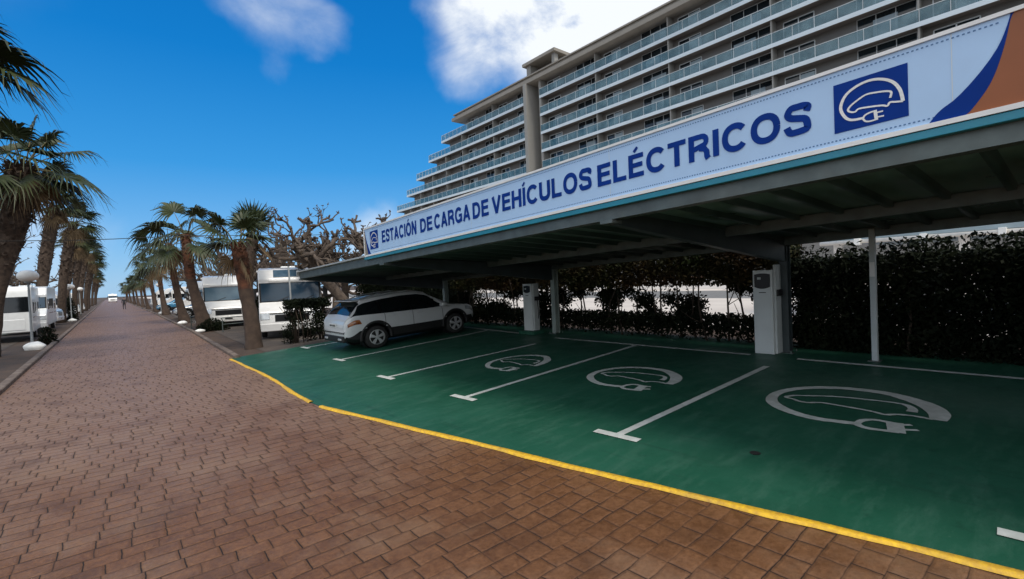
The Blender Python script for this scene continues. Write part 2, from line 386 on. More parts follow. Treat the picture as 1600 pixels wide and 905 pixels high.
# yellow edge: a low painted lip between paving and green floor
def ylip(ys, w0=.085):
    V = []; F = []
    ys = list(ys)
    for y in ys:
        x = xe(y); e = .012*math.sin(y*3.1)+.006*math.sin(y*11); w = w0*(1+.12*math.sin(y*5.3))
        z = .055*max(x-2.5, 0)
        V += [(x-w/2+e, y, z+.002), (x-w/2+.012+e, y, z+.022), (x+w/2-.012+e*.3, y, z+.024), (x+w/2+e*.3, y, z+.002)]
    for j in range(len(ys)-1):
        for i in range(3): F.append((j*4+i, j*4+i+1, (j+1)*4+i+1, (j+1)*4+i))
    return npmesh('yellow_edge_line', V, F, M['yellow'], pk)
ylip(np.arange(8.42, 15.72, .15), .075); ylip(np.arange(-8.5, 8.12, .15), .08)

def smooth_path(P, n=6):
    P = [Vector(p) for p in P]; out = []
    for i in range(len(P)-1):
        p0 = P[max(i-1, 0)]; p1 = P[i]; p2 = P[i+1]; p3 = P[min(i+2, len(P)-1)]
        for k in range(n):
            t = k/n
            out.append(.5*((2*p1)+(-p0+p2)*t+(2*p0-5*p1+4*p2-p3)*t*t+(-p0+3*p1-3*p2+p3)*t**3))
    out.append(P[-1]); return out
def ribbon(P, W):
    """2-D polyline to a flat band; W a width or list"""
    V = []; F = []
    if not hasattr(W, '__len__'): W = [W]*len(P)
    for i, p in enumerate(P):
        d = (P[min(i+1, len(P)-1)]-P[max(i-1, 0)]).normalized(); n = Vector((-d.y, d.x))*W[i]/2
        V += [p-n, p+n]
    F = [(2*i, 2*i+1, 2*i+3, 2*i+2) for i in range(len(P)-1)]
    return V, F
RING = [(.41, .177), (.25, .20), (.155, .30), (.10, .50), (.165, .71), (.30, .83), (.48, .883), (.655, .845), (.81, .72), (.90, .53), (.935, .30)]
CARL = [(.935, .30), (.84, .325), (.77, .345), (.735, .29), (.67, .325), (.52, .36), (.36, .385), (.305, .345), (.25, .36), (.205, .41), (.235, .48), (.335, .56), (.46, .625), (.60, .61), (.735, .575), (.79, .53), (.775, .43)]
def symbol_mesh(wf=1.0, ground=False):
    V = []; F = []
    def put(P, W):
        v, f = ribbon(P, W); b = len(V); V.extend(v); F.extend([tuple(i+b for i in q) for q in f])
    P = smooth_path(RING, 6); n = len(P)
    put(P, [(.05 if not ground else .05+.035*max(0, i/n-.45)*2+.02*math.sin(min(1, i/n*2.2)*math.pi))*wf for i in range(n)])
    C = smooth_path(CARL, 5); n = len(C)
    put(C, [(.034 if i < n*.86 else (.034 if not ground else .034+.03*(i/n-.86)/.14))*wf for i in range(n)])
    # plug: outline, neck and two prongs
    def pl(Q, w): put([Vector(q) for q in Q], w)
    plug = smooth_path([(.41, .165), (.435, .22), (.50, .25), (.575, .258)], 4); put(plug, .032*wf)
    plug = smooth_path([(.41, .165), (.44, .105), (.50, .08), (.59, .085)], 4); put(plug, .032*wf)
    pl([(.575, .272), (.59, .07)], .05*wf); pl([(.60, .215), (.68, .215)], .03*wf); pl([(.60, .125), (.69, .118)], .03*wf)
    return V, F
GR = [(.63, .055, .055), (.46, .02, .065), (.32, .06, .07), (.20, .155, .075), (.125, .28, .07), (.10, .45, .06), (.14, .62, .06), (.235, .76, .065), (.40, .86, .07), (.605, .87, .08), (.735, .80, .095), (.85, .68, .11), (.915, .53, .10), (.93, .385, .07)]
GC = [(.91, .385), (.82, .40), (.75, .375), (.71, .335), (.655, .36), (.60, .372), (.50, .385), (.38, .39), (.325, .345), (.27, .345), (.23, .375), (.175, .40), (.205, .47), (.28, .52), (.39, .588), (.52, .625), (.70, .645), (.765, .62), (.80, .55), (.805, .48)]
def ground_symbol():
    V = []; F = []
    def put(P, W):
        v, f = ribbon(P, W); b = len(V); V.extend(v); F.extend([tuple(i+b for i in q) for q in f])
    P = smooth_path([Vector((a, b, c)) for a, b, c in GR], 6); put([Vector((p.x, p.y)) for p in P], [p.z for p in P])
    C = smooth_path(GC, 5); n = len(C); put(C, [.026+.030*max(0, (i/n-.84)/.16) for i in range(n)])
    put(smooth_path([(.635, .055), (.645, .14), (.69, .19), (.775, .185)], 4), .034); put(smooth_path([(.635, .055), (.665, .015), (.72, .005), (.82, .03)], 4), .040)
    put([Vector((.775, .20)), Vector((.815, .015))], .075); put([Vector((.80, .165)), Vector((.845, .205))], .028); put([Vector((.82, .085)), Vector((.885, .125))], .028)
    return V, F
for y0, x0, su, sv in ((2.87, 6.04, 2.0, 1.65), (5.72, 5.92, 1.75, 1.45), (8.25, 5.72, 1.42, 1.50)):
    V, F = ground_symbol(); n = len(V)
    VV = [(x0+sv*p.y, y0-su*p.x, .055*(x0+sv*p.y-2.5)+.009+.0006*(i % 5)) for i, p in enumerate(V)]
    npmesh('charging_symbol', VV, F, M['line'], pk)
mb = MB(); mb.lathe([(0, .0), (.05, .001), (.035, -.02)], n=12, c=(4.77, 2.09, .055*2.27+.009)); mb.build('drain_hole', M['ink'], pk)
tag(pk, 'green painted parking floor with white bay lines and yellow edge', 'parking floor')

# ------------------------------------------------------------------ carport canopy
XS = 4.4
def zb(y): return 2.865-.030*y            # underside height of the sign
def slopebox(mb, x0, x1, y0, y1, a0, a1, xz=0.0):
    """box along y that follows the canopy's fall; a0,a1 offsets from zb; xz extra fall per metre of x"""
    v = []
    for a in (a0, a1):
        for y in (y0, y1):
            for x in (x0, x1): v.append((x, y, zb(y)+a-xz*(x-XS)))
    mb.add(v, [(0, 2, 3, 1), (4, 5, 7, 6), (0, 1, 5, 4), (2, 6, 7, 3), (0, 4, 6, 2), (1, 3, 7, 5)])
cp = thing('carport', 'long steel carport with ribbed dark roof over the green charging bays', 'carport', (9.3, 4.5, .37))
FALL = .055
def sheetmesh(name, base, up, m, thick):
    V = []; F = []; y = -7.0; prof = []
    pitch = .50
    while y < 15.3:
        prof += [(y, 0), (y+.42, 0), (y+.43, -.065), (y+.49, -.065)]; y += pitch
    prof.append((y, 0)); n = len(prof)
    for x in (XS+.06, 6.0, 8.0, 9.55):
        for yy, dz in prof: V.append((x-9.3, yy-4.5, zb(yy)+base+dz*up-FALL*(x-XS)-.37))
    for j in range(3):
        for i in range(n-1): F.append((j*n+i, j*n+i+1, (j+1)*n+i+1, (j+1)*n+i))
    mi = [0 if (i % 4) == 0 else 1 for j in range(3) for i in range(n-1)]
    o = npmesh(name, V, F, [m, M['ribdark']], cp, mi); s = o.modifiers.new('s', 'SOLIDIFY'); s.thickness = thick; s.offset = 1
    return o
sheetmesh('roof_sheet', -.02, 1, M['canopysheet'], .004)
mb = MB(); slopebox(mb, XS+.02, XS+.10, -7, 15.2, -.19, .03); slopebox(mb, XS+.10, XS+.17, -7, 15.2, -.19, -.17); mb.build('front_beam', M['steel'], cp)
mb = MB(); slopebox(mb, XS-.05, XS+.02, -7, 10.2, -.062, -.004); mb.build('gutter_trim', M['teal'], cp, bevel=.006)
for x, a in ((7.1, -.16),):
    mb = MB(); slopebox(mb, x, x+.07, -7, 15.2, a-.02, -.04, FALL); mb.build('purlin', M['steel'], cp)
mb = MB(); slopebox(mb, 9.3, 9.42, -7, 15.2, -.17, -.03, FALL); mb.build('back_beam', M['steel'], cp)
mb = MB(); slopebox(mb, 9.42, 9.6, -7, 15.2, -.10, .0, FALL); mb.build('back_gutter', M['steel'], cp)
mb = MB(); slopebox(mb, XS-.05, 9.55, 15.2, 15.26, -.10, .06, FALL); mb.build('end_trim', M['roofsheet'], cp)
mb = MB(); slopebox(mb, XS-.06, XS+.35, 10.22, 15.2, .0, .035, FALL); mb.build('roof_edge_flashing', M['roofsheet'], cp)
for y in (-2.4, 3.5, 9.42, 15.05):
    mb = MB(); v = []
    for yy in (y-.06, y+.06):
        for x, lo, hi in ((XS+.12, -.24, -.06), (9.3, -.46, -.06)):
            v += [(x, yy, zb(y)+lo-FALL*(x-XS)), (x, yy, zb(y)+hi-FALL*(x-XS))]
    mb.add(v, [(0, 1, 3, 2), (4, 6, 7, 5), (0, 4, 5, 1), (2, 3, 7, 6), (0, 2, 6, 4), (1, 5, 7, 3)])
    mb.build('rafter', M['steeldark'], cp, bevel=.006)
    mb = MB(); zt = zb(y)-.06-FALL*(9.4-XS); zg = .38; xx = 9.36
    for a, b in ((.0, .014), (.146, .16)): mb.box(xx+a, xx+b, y-.07, y+.07, zg, zt)
    mb.box(xx+.014, xx+.146, y-.006, y+.006, zg, zt)
    po = mb.build('post', M['steeldark'] if y < 5 else M['postgrey'], cp)
    mb = MB(); mb.box(xx-.09, xx+.25, y-.15, y+.15, .36, .385)
    for a in (-.05, .21):
        for b in (-.11, .11): mb.lathe([(0, .425), (.014, .425), (.014, .385)], n=8, c=(xx+a, y+b, 0))
    mb.build('base_plate', M['steel'], po)
    # small bracket at the beam end
    mb = MB(); mb.box(XS-.02, XS+.16, y-.09, y+.09, zb(y)-.235, zb(y)-.195); mb.build('bracket', M['steel'], cp, bevel=.004)

# free white post with a taped notice
wp = thing('metal_post', 'slim white square post standing under the carport right of the large charger', 'post', (9.3, 2.15, .374))
mb = MB(); mb.box(9.26, 9.34, 2.11, 2.19, .374, zb(2.15)-.05-FALL*4.9); mb.build('post_shaft', M['postwhite'], wp, bevel=.008)
mb = MB(); mb.box(9.25, 9.252, 2.115, 2.185, 1.72, 1.95); mb.build('paper_notice', M['signrim'], wp)
mb = MB(); mb.box(9.20, 9.40, 2.07, 2.23, .374, .384); mb.build('base_plate', M['steel'], wp)

# ------------------------------------------------------------------ sign
SH = .60; YL, YR = 10.15, -1.2
sg = thing('sign_banner', 'long pale blue and white charging station sign along the carport edge', 'sign', (XS, 4.5, 2.73))
def SP(y, t, d=0): return (XS-.045-d, y, zb(y)+.012+t*SH)    # point on the sign face, t 0..1 up
def sign_poly(name, pts, m, d, parent):
    mb = MB(); v = [SP(y, t, d) for y, t in pts]; mb.add(v, [tuple(range(len(v)))]); return mb.build(name, m, parent, fix=False)
mb = MB(); slopebox(mb, XS-.045, XS+.02, YR, YL, .012, .012+SH); mb.build('panel', M['signwhite'], sg)
mb = MB(); slopebox(mb, XS-.060, XS+.03, YR, YL+.02, .0, .034); slopebox(mb, XS-.060, XS+.03, YR, YL+.02, .012+SH-.018, .012+SH+.008)
slopebox(mb, XS-.058, XS+.028, YL-.012, YL+.02, .034, SH-.006); mb.build('frame', M['signrim'], sg)
for yj in (8.75, 6.1, 3.4, .55):
    mb = MB(); v = [SP(yj, .05, .0012), SP(yj-.006, .05, .0012), SP(yj-.006, .96, .0012), SP(yj, .96, .0012)]; mb.add(v, [(0, 1, 2, 3)]); mb.build('panel_joint', M['bslab'], sg)
# dashed borders
for t in (.085, .905):
    mb = MB(); y = 9.75
    while y > (.62 if t < .5 else .32):
        mb.add([SP(y, t, .002), SP(y-.013, t, .002), SP(y-.013, t+.016, .002), SP(y, t+.016, .002)], [(0, 1, 2, 3)]); y -= .026
    mb.build('dashed_border', M['dots'], sg, fix=False)
# right swoosh, traced at its real place on the panel
def onsign(px, py):
    d = ray(px, py); t = (XS-.045)/d.x; y = d.y*t; z = H+d.z*t; return (y, (z-zb(y)-.012)/SH)
NL = [(1579, 13), (1573, 42), (1558, 76), (1530, 115), (1496, 152), (1468, 174), (1452, 193)]
NR = [(1583, 11), (1579, 31), (1570, 70), (1555, 115), (1538, 146), (1511, 179), (1495, 185)]
a = [onsign(*p) for p in NL]; b = [onsign(*p) for p in NR]
a[0] = (a[0][0], .97); b[0] = (b[0][0]-.004, .97); a[-1] = (a[-1][0], .04); b[-1] = (b[-1][0], .04)
def resamp(P, n=24):
    Q = smooth_path([(p[0], p[1]) for p in P], 6); return [Q[int(i*(len(Q)-1)/(n-1))] for i in range(n)]
a = resamp(a); b = resamp(b)
mb = MB(); v = []; f = []
for i in range(24): v += [SP(a[i][0], a[i][1], .004), SP(b[i][0], b[i][1], .004)]
mb.add(v, [(2*i, 2*i+1, 2*i+3, 2*i+2) for i in range(23)]); mb.build('navy_swoosh', M['navy'], sg)
mb = MB(); v = []
for i in range(24): v += [SP(b[i][0]+.002, b[i][1], .0025), SP(YR, b[i][1], .0025)]
mb.add(v, [(2*i, 2*i+1, 2*i+3, 2*i+2) for i in range(23)]); mb.build('orange_field', M['orange'], sg)
# left end: small dark corner with a curve
mb = MB(); v = []
for i in range(14):
    t = .05+.85*i/13; w = .30*(1-t)**1.7+.02; v += [SP(YL-.015, t, .004), SP(YL-.015-w, t, .004)]
mb.add(v, [(2*i, 2*i+1, 2*i+3, 2*i+2) for i in range(13)]); mb.build('corner_swoosh', M['navy'], sg)
mb = MB(); v = []
for i in range(14):
    t = .05+.85*i/13; w = .16*(1-t)**1.3+.01; v += [SP(YL-.015, t, .006), SP(YL-.015-w, t, .006)]
mb.add(v, [(2*i, 2*i+1, 2*i+3, 2*i+2) for i in range(13)]); mb.build('corner_field', M['bcorn'], sg)
# logos
def logo(yl, yr, t0, t1):
    lg = sign_poly('logo_panel', [(yl, t0), (yr, t0), (yr, t1), (yl, t1)], M['navy'], .003, sg)
    V, F = symbol_mesh(.95); mb = MB()
    mb.add([SP(yl+(yr-yl)*p.x, t0+(t1-t0)*p.y, .0055+.0004*(i % 4)) for i, p in enumerate(V)], F)
    mb.build('plug_emblem', M['signrim'], lg, fix=False)
logo(1.225, .775, .185, .80); logo(9.86, 9.46, .20, .84)
# lettering, built stroke by stroke
SWT = .235
def arc(cx, cz, rx, rz_, a0, a1, n=16, e=2.35):
    out = []
    for i in range(n+1):
        t = R(a0+(a1-a0)*i/n); c, s_ = math.cos(t), math.sin(t)
        out.append((cx+rx*math.copysign(abs(c)**(2/e), c), cz+rz_*math.copysign(abs(s_)**(2/e), s_)))
    return out
def glyph(ch):
    """strokes [(points, width)] in cap heights, and the advance width"""
    w = SWT; h = w/2; q = w*.86; k = q/2
    if ch == 'I': return [([(h, 0), (h, 1)], w)], w
    if ch == 'L': return [([(h, 0), (h, 1)], w), ([(0, k), (.72, k)], q)], .74
    if ch == 'E': return [([(h, 0), (h, 1)], w), ([(0, k), (.78, k)], q), ([(0, .52), (.72, .52)], q), ([(0, 1-k), (.77, 1-k)], q)], .79
    if ch == 'T': return [([(.40, 0), (.40, 1)], w), ([(0, 1-k), (.80, 1-k)], q)], .80
    if ch == 'H': return [([(h, 0), (h, 1)], w), ([(.86-h, 0), (.86-h, 1)], w), ([(h, .52), (.86-h, .52)], q)], .86
    if ch == 'N': return [([(h, 0), (h, 1)], w), ([(.86-h, 0), (.86-h, 1)], w), ([(h*.9, 1.0), (.86-h*.9, 0)], w*1.05)], .86
    if ch == 'V': return [([(h*.95, 1), (.455, 0)], w), ([(.91-h*.95, 1), (.455, 0)], w)], .91
    if ch == 'A': return [([(h*.95, 0), (.47, 1)], w), ([(.94-h*.95, 0), (.47, 1)], w), ([(.24, .30), (.70, .30)], q)], .94
    if ch == 'U': return [([(h, 1), (h, .45)]+arc(.43, .38, .43-h, .38-k, 180, 360)[1:]+[(.86-h, .45), (.86-h, 1)], w)], .86
    if ch == 'O': return [(arc(.50, .5, .50-h, .51-k, 0, 360, 36, 2.2), w*.95)], 1.0
    if ch == 'C': return [(arc(.49, .5, .49-h, .51-k, 38, 322, 28, 2.2), w*.95)], .93
    if ch == 'G': return [(arc(.50, .5, .50-h, .51-k, 38, 330, 28, 2.2), w*.95), ([(.96-h*.8, .04), (.96-h*.8, .50)], w*.8), ([(.53, .47), (.96, .47)], q*.9)], .97
    if ch == 'D': return [([(h, 0), (h, 1)], w), ([(h, 1-k), (.38, 1-k)]+arc(.38, .5, .50-h, .5-k, 90, -90, 18, 2.2)+[(h, k)], w*.92)], .90
    if ch == 'R': return [([(h, 0), (h, 1)], w), ([(h, 1-k), (.52, 1-k)]+arc(.52, .715, .33-h, .285-k, 90, -90, 12, 2.2)+[(h, .43)], q), ([(.45, .46), (.66, .40), (.74, .28), (.75, .10), (.80, 0)], w*.95)], .88
    if ch == 'S': return [(smooth_path([(.80-h, .70), (.73, .84), (.60, 1-k+.005), (.42, 1-k+.01), (.22, .90), (h*.98, .735), (.20, .60), (.42, .53), (.64, .455), (.82-h, .28), (.68, .13), (.42, k-.01), (.20, .10), (.12, .20), (h*.7, .31)], 4), w*.93)], .82
    return [], .3
def lettering(word, y0, y1, t0, hgt):
    """word set between sign positions y0>y1, cap height hgt, one mesh"""
    V = []; F = []; x = 0; n_ = 0
    ACC = {'\u00d3': 'O', '\u00cd': 'I', '\u00c9': 'E'}
    for ch in word:
        st, adv = glyph(ACC.get(ch, ch)); st = list(st)
        if ch in ACC: st.append(([(adv/2-.10, 1.09), (adv/2+.09, 1.27)], .13))
        for P, w in st:
            v, f = ribbon([Vector(p) for p in P], w); b = len(V); n_ += 1
            V += [(p.x+x, p.y, n_ % 5) for p in v]; F += [tuple(i+b for i in q) for q in f]
        x += adv+.115
    x -= .115; mb = MB(); VV = []
    for a_, b_, c_ in V:
        y = y0+(y1-y0)*a_/x; p = SP(y, t0, .0045+c_*.0003); VV.append((p[0], p[1], p[2]+b_*hgt))
    mb.add(VV, F); return mb.build('lettering', M['navy'], sg, fix=False)
for w, pl, yl_, pr, yr_ in (('ESTACI\u00d3N', 597, 372, 651, 362), ('DE', 657, 358, 676, 352), ('CARGA', 679, 352, 735, 338), ('DE', 739, 337, 764, 329), ('VEH\u00cdCULOS', 769, 325, 925, 288), ('EL\u00c9CTRICOS', 934, 280, 1268, 190)):
    lettering(w, onsign(pl, yl_)[0], onsign(pr, yr_)[0], .335-.05*min(1, max(0, (pl-597)/500)), .245)

# ------------------------------------------------------------------ chargers
def charger(label, x, y, z0, w, d, h, big, plinth):
    c = thing('ev_charger', label, 'charger', (x, y, z0), 0, 'charging posts under the carport')
    mb = MB(); b = .0
    if plinth:
        p = MB(); p.box(x-.10, x+d+.06, y-w/2-.14, y+w/2+.14, z0-.02, z0+.10); p.build('plinth', M['green'], c, bevel=.012); b = .10
    mb.box(x, x+d, y-w/2, y+w/2, z0+b, z0+h); body = mb.build('cabinet', M['chwhite'], c, bevel=.012)
    mb = MB(); mb.box(x-.006, x, y-w/2+.03, y+w/2-.03, z0+b+.05, z0+h-.36 if big else z0+h-.5); mb.build('front_door', M['chwhite'], c, bevel=.003)
    # screen hood: dark shape with arched top and bottom
    mb = MB(); n = 14; v = []; zc0 = z0+h-.34; zc1 = z0+h-.06; ww = w/2-.035
    if not big: zc0 = z0+h-.26; zc1 = z0+h-.05; ww = w/2-.05
    for i in range(n+1):
        s = -1+2*i/n; v.append((x-.012, y+s*ww, zc1-.02*s*s))
    for i in range(n+1):
        s = 1-2*i/n; v.append((x-.012, y+s*ww, zc0+.035*s*s))
    k = len(v); v += [(x+.004, a[1], a[2]) for a in v]
    mb.add(v, [tuple(range(k)), tuple(range(2*k-1, k-1, -1))]+[(i, i+k, (i+1) % k+k, (i+1) % k) for i in range(k)])
    scn = mb.build('display', M['blackgloss'], c)
    mb = MB(); mb.box(x-.016, x-.0125, y+.02, y+ww*.6, zc1-.11, zc1-.07); mb.build('display_readout', M['chgrey'], scn)
    mb = MB(); mb.box(x-.009, x-.006, y-.06, y+.06, zc0-.075, zc0-.06); mb.build('slot', M['plastic'], c)
    # side socket column
    mb = MB(); mb.box(x+.04, x+d-.02, y-w/2-.045, y-w/2, z0+b+.01, z0+h-.02 if not big else z0+h+.09); mb.build('side_panel', M['chgrey'], c, bevel=.01)
    mb = MB(); mb.box(x+.06, x+d-.04, y-w/2-.075, y-w/2-.04, z0+h-.48, z0+h-.36); so = mb.build('socket', M['blackgloss'], c, bevel=.012)
    pth = smooth_path([(x+.14, y-w/2-.07, z0+h-.42), (x+.13, y-w/2-.11, z0+h-.6), (x+.15, y-w/2-.10, z0+.55), (x+.2, y-w/2-.03, z0+.42)], 5)
    if not big:
        mb = MB(); mb.tube(pth, .012, 6); mb.build('charging_cable', M['rubber'], so, smooth=True)
    return c
charger('tall white charging cabinet nearest the camera with a black arched display', 9.10, 3.76, .365, .34, .30, 1.53, True, False)
charger('white charging cabinet on a green plinth beside the white car', 9.02, 10.1, .355, .36, .26, 1.42, False, True)

# ------------------------------------------------------------------ hotel
XB = 53.0
ht = thing('hotel_building', 'huge beige terraced hotel with rows of glass balconies behind the carport', 'building', (57, 40, .42))
LEV = [30.0-2.8*k for k in range(10)]
ENDS = [76.9, 83.2, 88.5, 94.0, 98.8, 104.0, 109.0, 114.0, 119.0, 124.0, 129.0]
def HB(name, boxes, m, parent=ht, bevel=0):
    mb = MB()
    for b_ in boxes: mb.box(*b_)
    return mb.build(name, m, parent, bevel=bevel)
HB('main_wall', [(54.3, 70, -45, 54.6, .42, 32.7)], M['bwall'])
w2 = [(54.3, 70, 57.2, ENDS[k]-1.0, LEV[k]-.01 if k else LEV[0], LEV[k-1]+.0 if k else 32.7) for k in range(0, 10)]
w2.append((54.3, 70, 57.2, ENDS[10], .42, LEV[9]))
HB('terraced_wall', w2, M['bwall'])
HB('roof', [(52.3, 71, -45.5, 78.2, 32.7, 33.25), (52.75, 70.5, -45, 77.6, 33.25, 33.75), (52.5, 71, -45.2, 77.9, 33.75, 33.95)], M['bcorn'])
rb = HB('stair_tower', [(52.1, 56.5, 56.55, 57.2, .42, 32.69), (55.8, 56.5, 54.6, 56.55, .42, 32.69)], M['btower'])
HB('lift_housing', [(53.4, 58, 56.6, 57.5, 33.7, 35.9), (53.4, 54.2, 51.2, 51.8, 33.7, 35.9), (55.5, 58, 51.2, 57.5, 33.7, 35.9)], M['btower'])
HB('lift_housing_cap', [(52.9, 58.6, 50.7, 58.0, 35.9, 36.35)], M['bcorn'])
DIV1 = [54.4, 43.2, 31.9, 20.2, 8.6, -3.2, -15, -27, -39]
DIV2 = [57.4, 66.5, 76.2]
def balcony(k, ya, yb, wallend=None, div=True, enclosed=False):
    """ya>yb ; slab at LEV[k]; wall area up to wallend"""
    z = LEV[k]
    s = HB('balcony', [(XB, 54.35, yb, ya, z, z+.12)], M['bsoff'])
    HB('slab_edge', [(XB-.06, XB, yb, ya, z-.14, z+.26), (XB, 54.35, yb, ya, z+.122, z+.262)], M['bslab'], s)
    n = max(2, round((ya-yb)/1.9)); g = []; r_ = [(XB+.0, XB+.05, yb, ya, z+1.30, z+1.345)]
    for i in range(n):
        a0 = yb+(ya-yb)*i/n; a1 = yb+(ya-yb)*(i+1)/n
        g.append((XB+.015, XB+.03, a0+.04, a1-.03, z+.30, z+1.28)); r_.append((XB+.005, XB+.045, a0-.015, a0+.02, z+.26, z+1.30))
    HB('railing', r_, M['brail'], s); HB('glass_panel', g, M['bglass'], s)
    if div: HB('divider_fin', [(XB+.12, 54.3, yb-.0, yb+.14, z+.262, z+2.80 if k else 32.7)], M['btower'], s)
def openings(k, ya, yb, wide=True, variant=0):
    z = LEV[k]+.262; L_ = ya-yb; xw = 54.3
    o0, o1 = (yb+.35, yb+L_*.40) if wide else (yb+.35, yb+L_*.5)
    o = HB('balcony_door', [(xw-.012, xw+.05, o0, o1, z, z+2.52)], M['bwin'])
    nb = 3; fr = []
    for i in range(nb+1):
        yy = o0+(o1-o0)*i/nb; fr.append((xw-.05, xw-.012, yy-.03, yy+.03, z, z+2.52))
    fr.append((xw-.05, xw-.012, o0, o1, z+2.46, z+2.53)); HB('door_frame', fr, M['brail'], o)
    rr = random.random()
    c0 = o0+(o1-o0)*(.15+.3*rr); HB('blind', [(xw-.03, xw-.0125, c0, c0+(o1-o0)*(.25+.3*random.random()), z+.05, z+1.5+.65*random.random())], M['bcurt'], o)
    if L_ > 6:
        p0, p1 = ya-L_*.30, ya-L_*.06
        w = HB('window', [(xw-.012, xw+.05, p0, p1, z, z+2.15)], M['bwin'])
        fr = [(xw-.05, xw-.012, p0-.04, p0+.05, z, z+2.15), (xw-.05, xw-.012, p1-.05, p1+.04, z, z+2.15), (xw-.05, xw-.012, (p0+p1)/2-.05, (p0+p1)/2+.05, z, z+2.15), (xw-.05, xw-.012, p0, p1, z+2.1, z+2.2)]
        HB('window_frame', fr, M['brail'], w)
        if random.random() < .6: HB('blind', [(xw-.03, xw-.0125, p0+.1, (p0+p1)/2-.08, z+.05, z+2.0)], M['bcurt'], w)
for k in range(9):
    for i in range(len(DIV1)-1):
        if k >= 7 and i > 3: continue
        balcony(k, DIV1[i], DIV1[i+1]); openings(k, DIV1[i], DIV1[i+1])
    HB('end_pillar', [(XB+.1, 54.3, 54.15, 54.6, LEV[k]+.27, LEV[k]+2.74 if k else 32.69)], M['btower'])
    dv = [57.4, 66.5] + [e for e in ([76.2, 82.2, 87.6, 93, 97.8, 103, 108, 113, 118])[:k+1]]
    for i in range(len(dv)-1):
        last = i == len(dv)-2
        balcony(k, dv[i+1], dv[i], div=(i > 0)); openings(k, dv[i+1]-(1.2 if last else 0), dv[i])
    # open terrace end beyond the wall
    z = LEV[k]; y0, y1 = dv[-1], ENDS[k+1]
    s = HB('terrace', [(XB, 68, y0, y1, z, z+.12)], M['bsoff'])
    HB('slab_edge', [(XB-.06, XB, y0, y1+.06, z-.14, z+.26), (XB, 68, y1, y1+.06, z-.14, z+.26), (XB, 68, y0, y1, z+.122, z+.262)], M['bslab'], s)
    r_ = [(XB, XB+.05, y0, y1, z+1.30, z+1.36), (XB, 66, y1-.06, y1, z+1.30, z+1.36)]; g = []
    n = 5
    for i in range(n+1):
        yy = y0+(y1-y0)*i/n; r_.append((XB+.005, XB+.05, yy-.03, yy+.03, z+.26, z+1.3))
        if i < n: g.append((XB+.015, XB+.03, yy+.05, yy+(y1-y0)/n-.05, z+.33, z+1.28))
    for i in range(1, 9): r_.append((XB+i*1.4, XB+i*1.4+.05, y1-.05, y1-.005, z+.26, z+1.3))
    HB('railing', r_, M['brail'], s); HB('glass_panel', g, M['bglass'], s)

# ------------------------------------------------------------------ things behind the hedge
lw = thing('garden_wall', 'low white wall with terracotta coping across the street behind the hedge', 'wall', (36, 20, .42))
mb = MB(); mb.box(35.9, 36.15, -30, 70, .42, 1.35); mb.build('wall_panel', M['wallwhite'], lw)
mb = MB(); mb.box(35.85, 36.2, -30, 70, 1.35, 1.45); mb.build('coping', M['terracotta'], lw)
lb = thing('low_pavilion', 'pale blue fascia of a low building above the hedge at the right', 'building', (20, -3, .42))
mb = MB(); mb.box(16.1, 24, -14, 4.95, 2.60, 4.2); mb.build('fascia', M['fasciablue'], lb)
for y in (4.6, 1.9, -1.6): 
    mb = MB(); mb.box(16.3, 16.5, y-.1, y+.1, .42, 2.6); mb.build('pillar', M['wallwhite'], lb)
mb = MB(); mb.tube([(16, 4.95, 2.54), (16, -14, 2.47)], .055, 10); mb.build('gutter_pipe', M['pipe'], lb, smooth=True)
for y in (4.03, 2.62, 1.2, -.3, -1.8):
    mb = MB(); mb.box(15.9, 16.12, y-.07, y+.07, 2.44, 2.62); mb.build('pipe_clip', M['signrim'], lb, bevel=.01)
mb = MB(); mb.box(16.06, 16.1, -14, 4.95, 3.2, 3.24); mb.build('fascia_seam', M['steel'], lb)

def leafcloud(pts, size, seed=0, flat=0.0):
    n = len(pts); g = np.random.default_rng(seed)
    a = g.normal(size=(n, 3)); a /= np.linalg.norm(a, axis=1)[:, None]
    b = g.normal(size=(n, 3)); b -= a*(a*b).sum(1)[:, None]; b /= np.linalg.norm(b, axis=1)[:, None]
    s = size*(.6+.8*g.random(n))[:, None]
    V = np.empty((n, 4, 3)); V[:, 0] = pts-a*s; V[:, 1] = pts-b*s*.45; V[:, 2] = pts+a*s; V[:, 3] = pts+b*s*.45
    return V.reshape(-1, 3), np.arange(n*4).reshape(n, 4)
def clumped(n, box, g, k=60, sd=.13):
    x0, x1, y0, y1, z0, z1 = box
    c = np.c_[g.uniform(x0, x1, k), g.uniform(y0, y1, k), g.uniform(z0, z1, k)]
    p = c[g.integers(0, k, n)]+g.normal(size=(n, 3))*sd
    p[:, 2] = np.clip(p[:, 2], z0-.12, z1+.12); return p
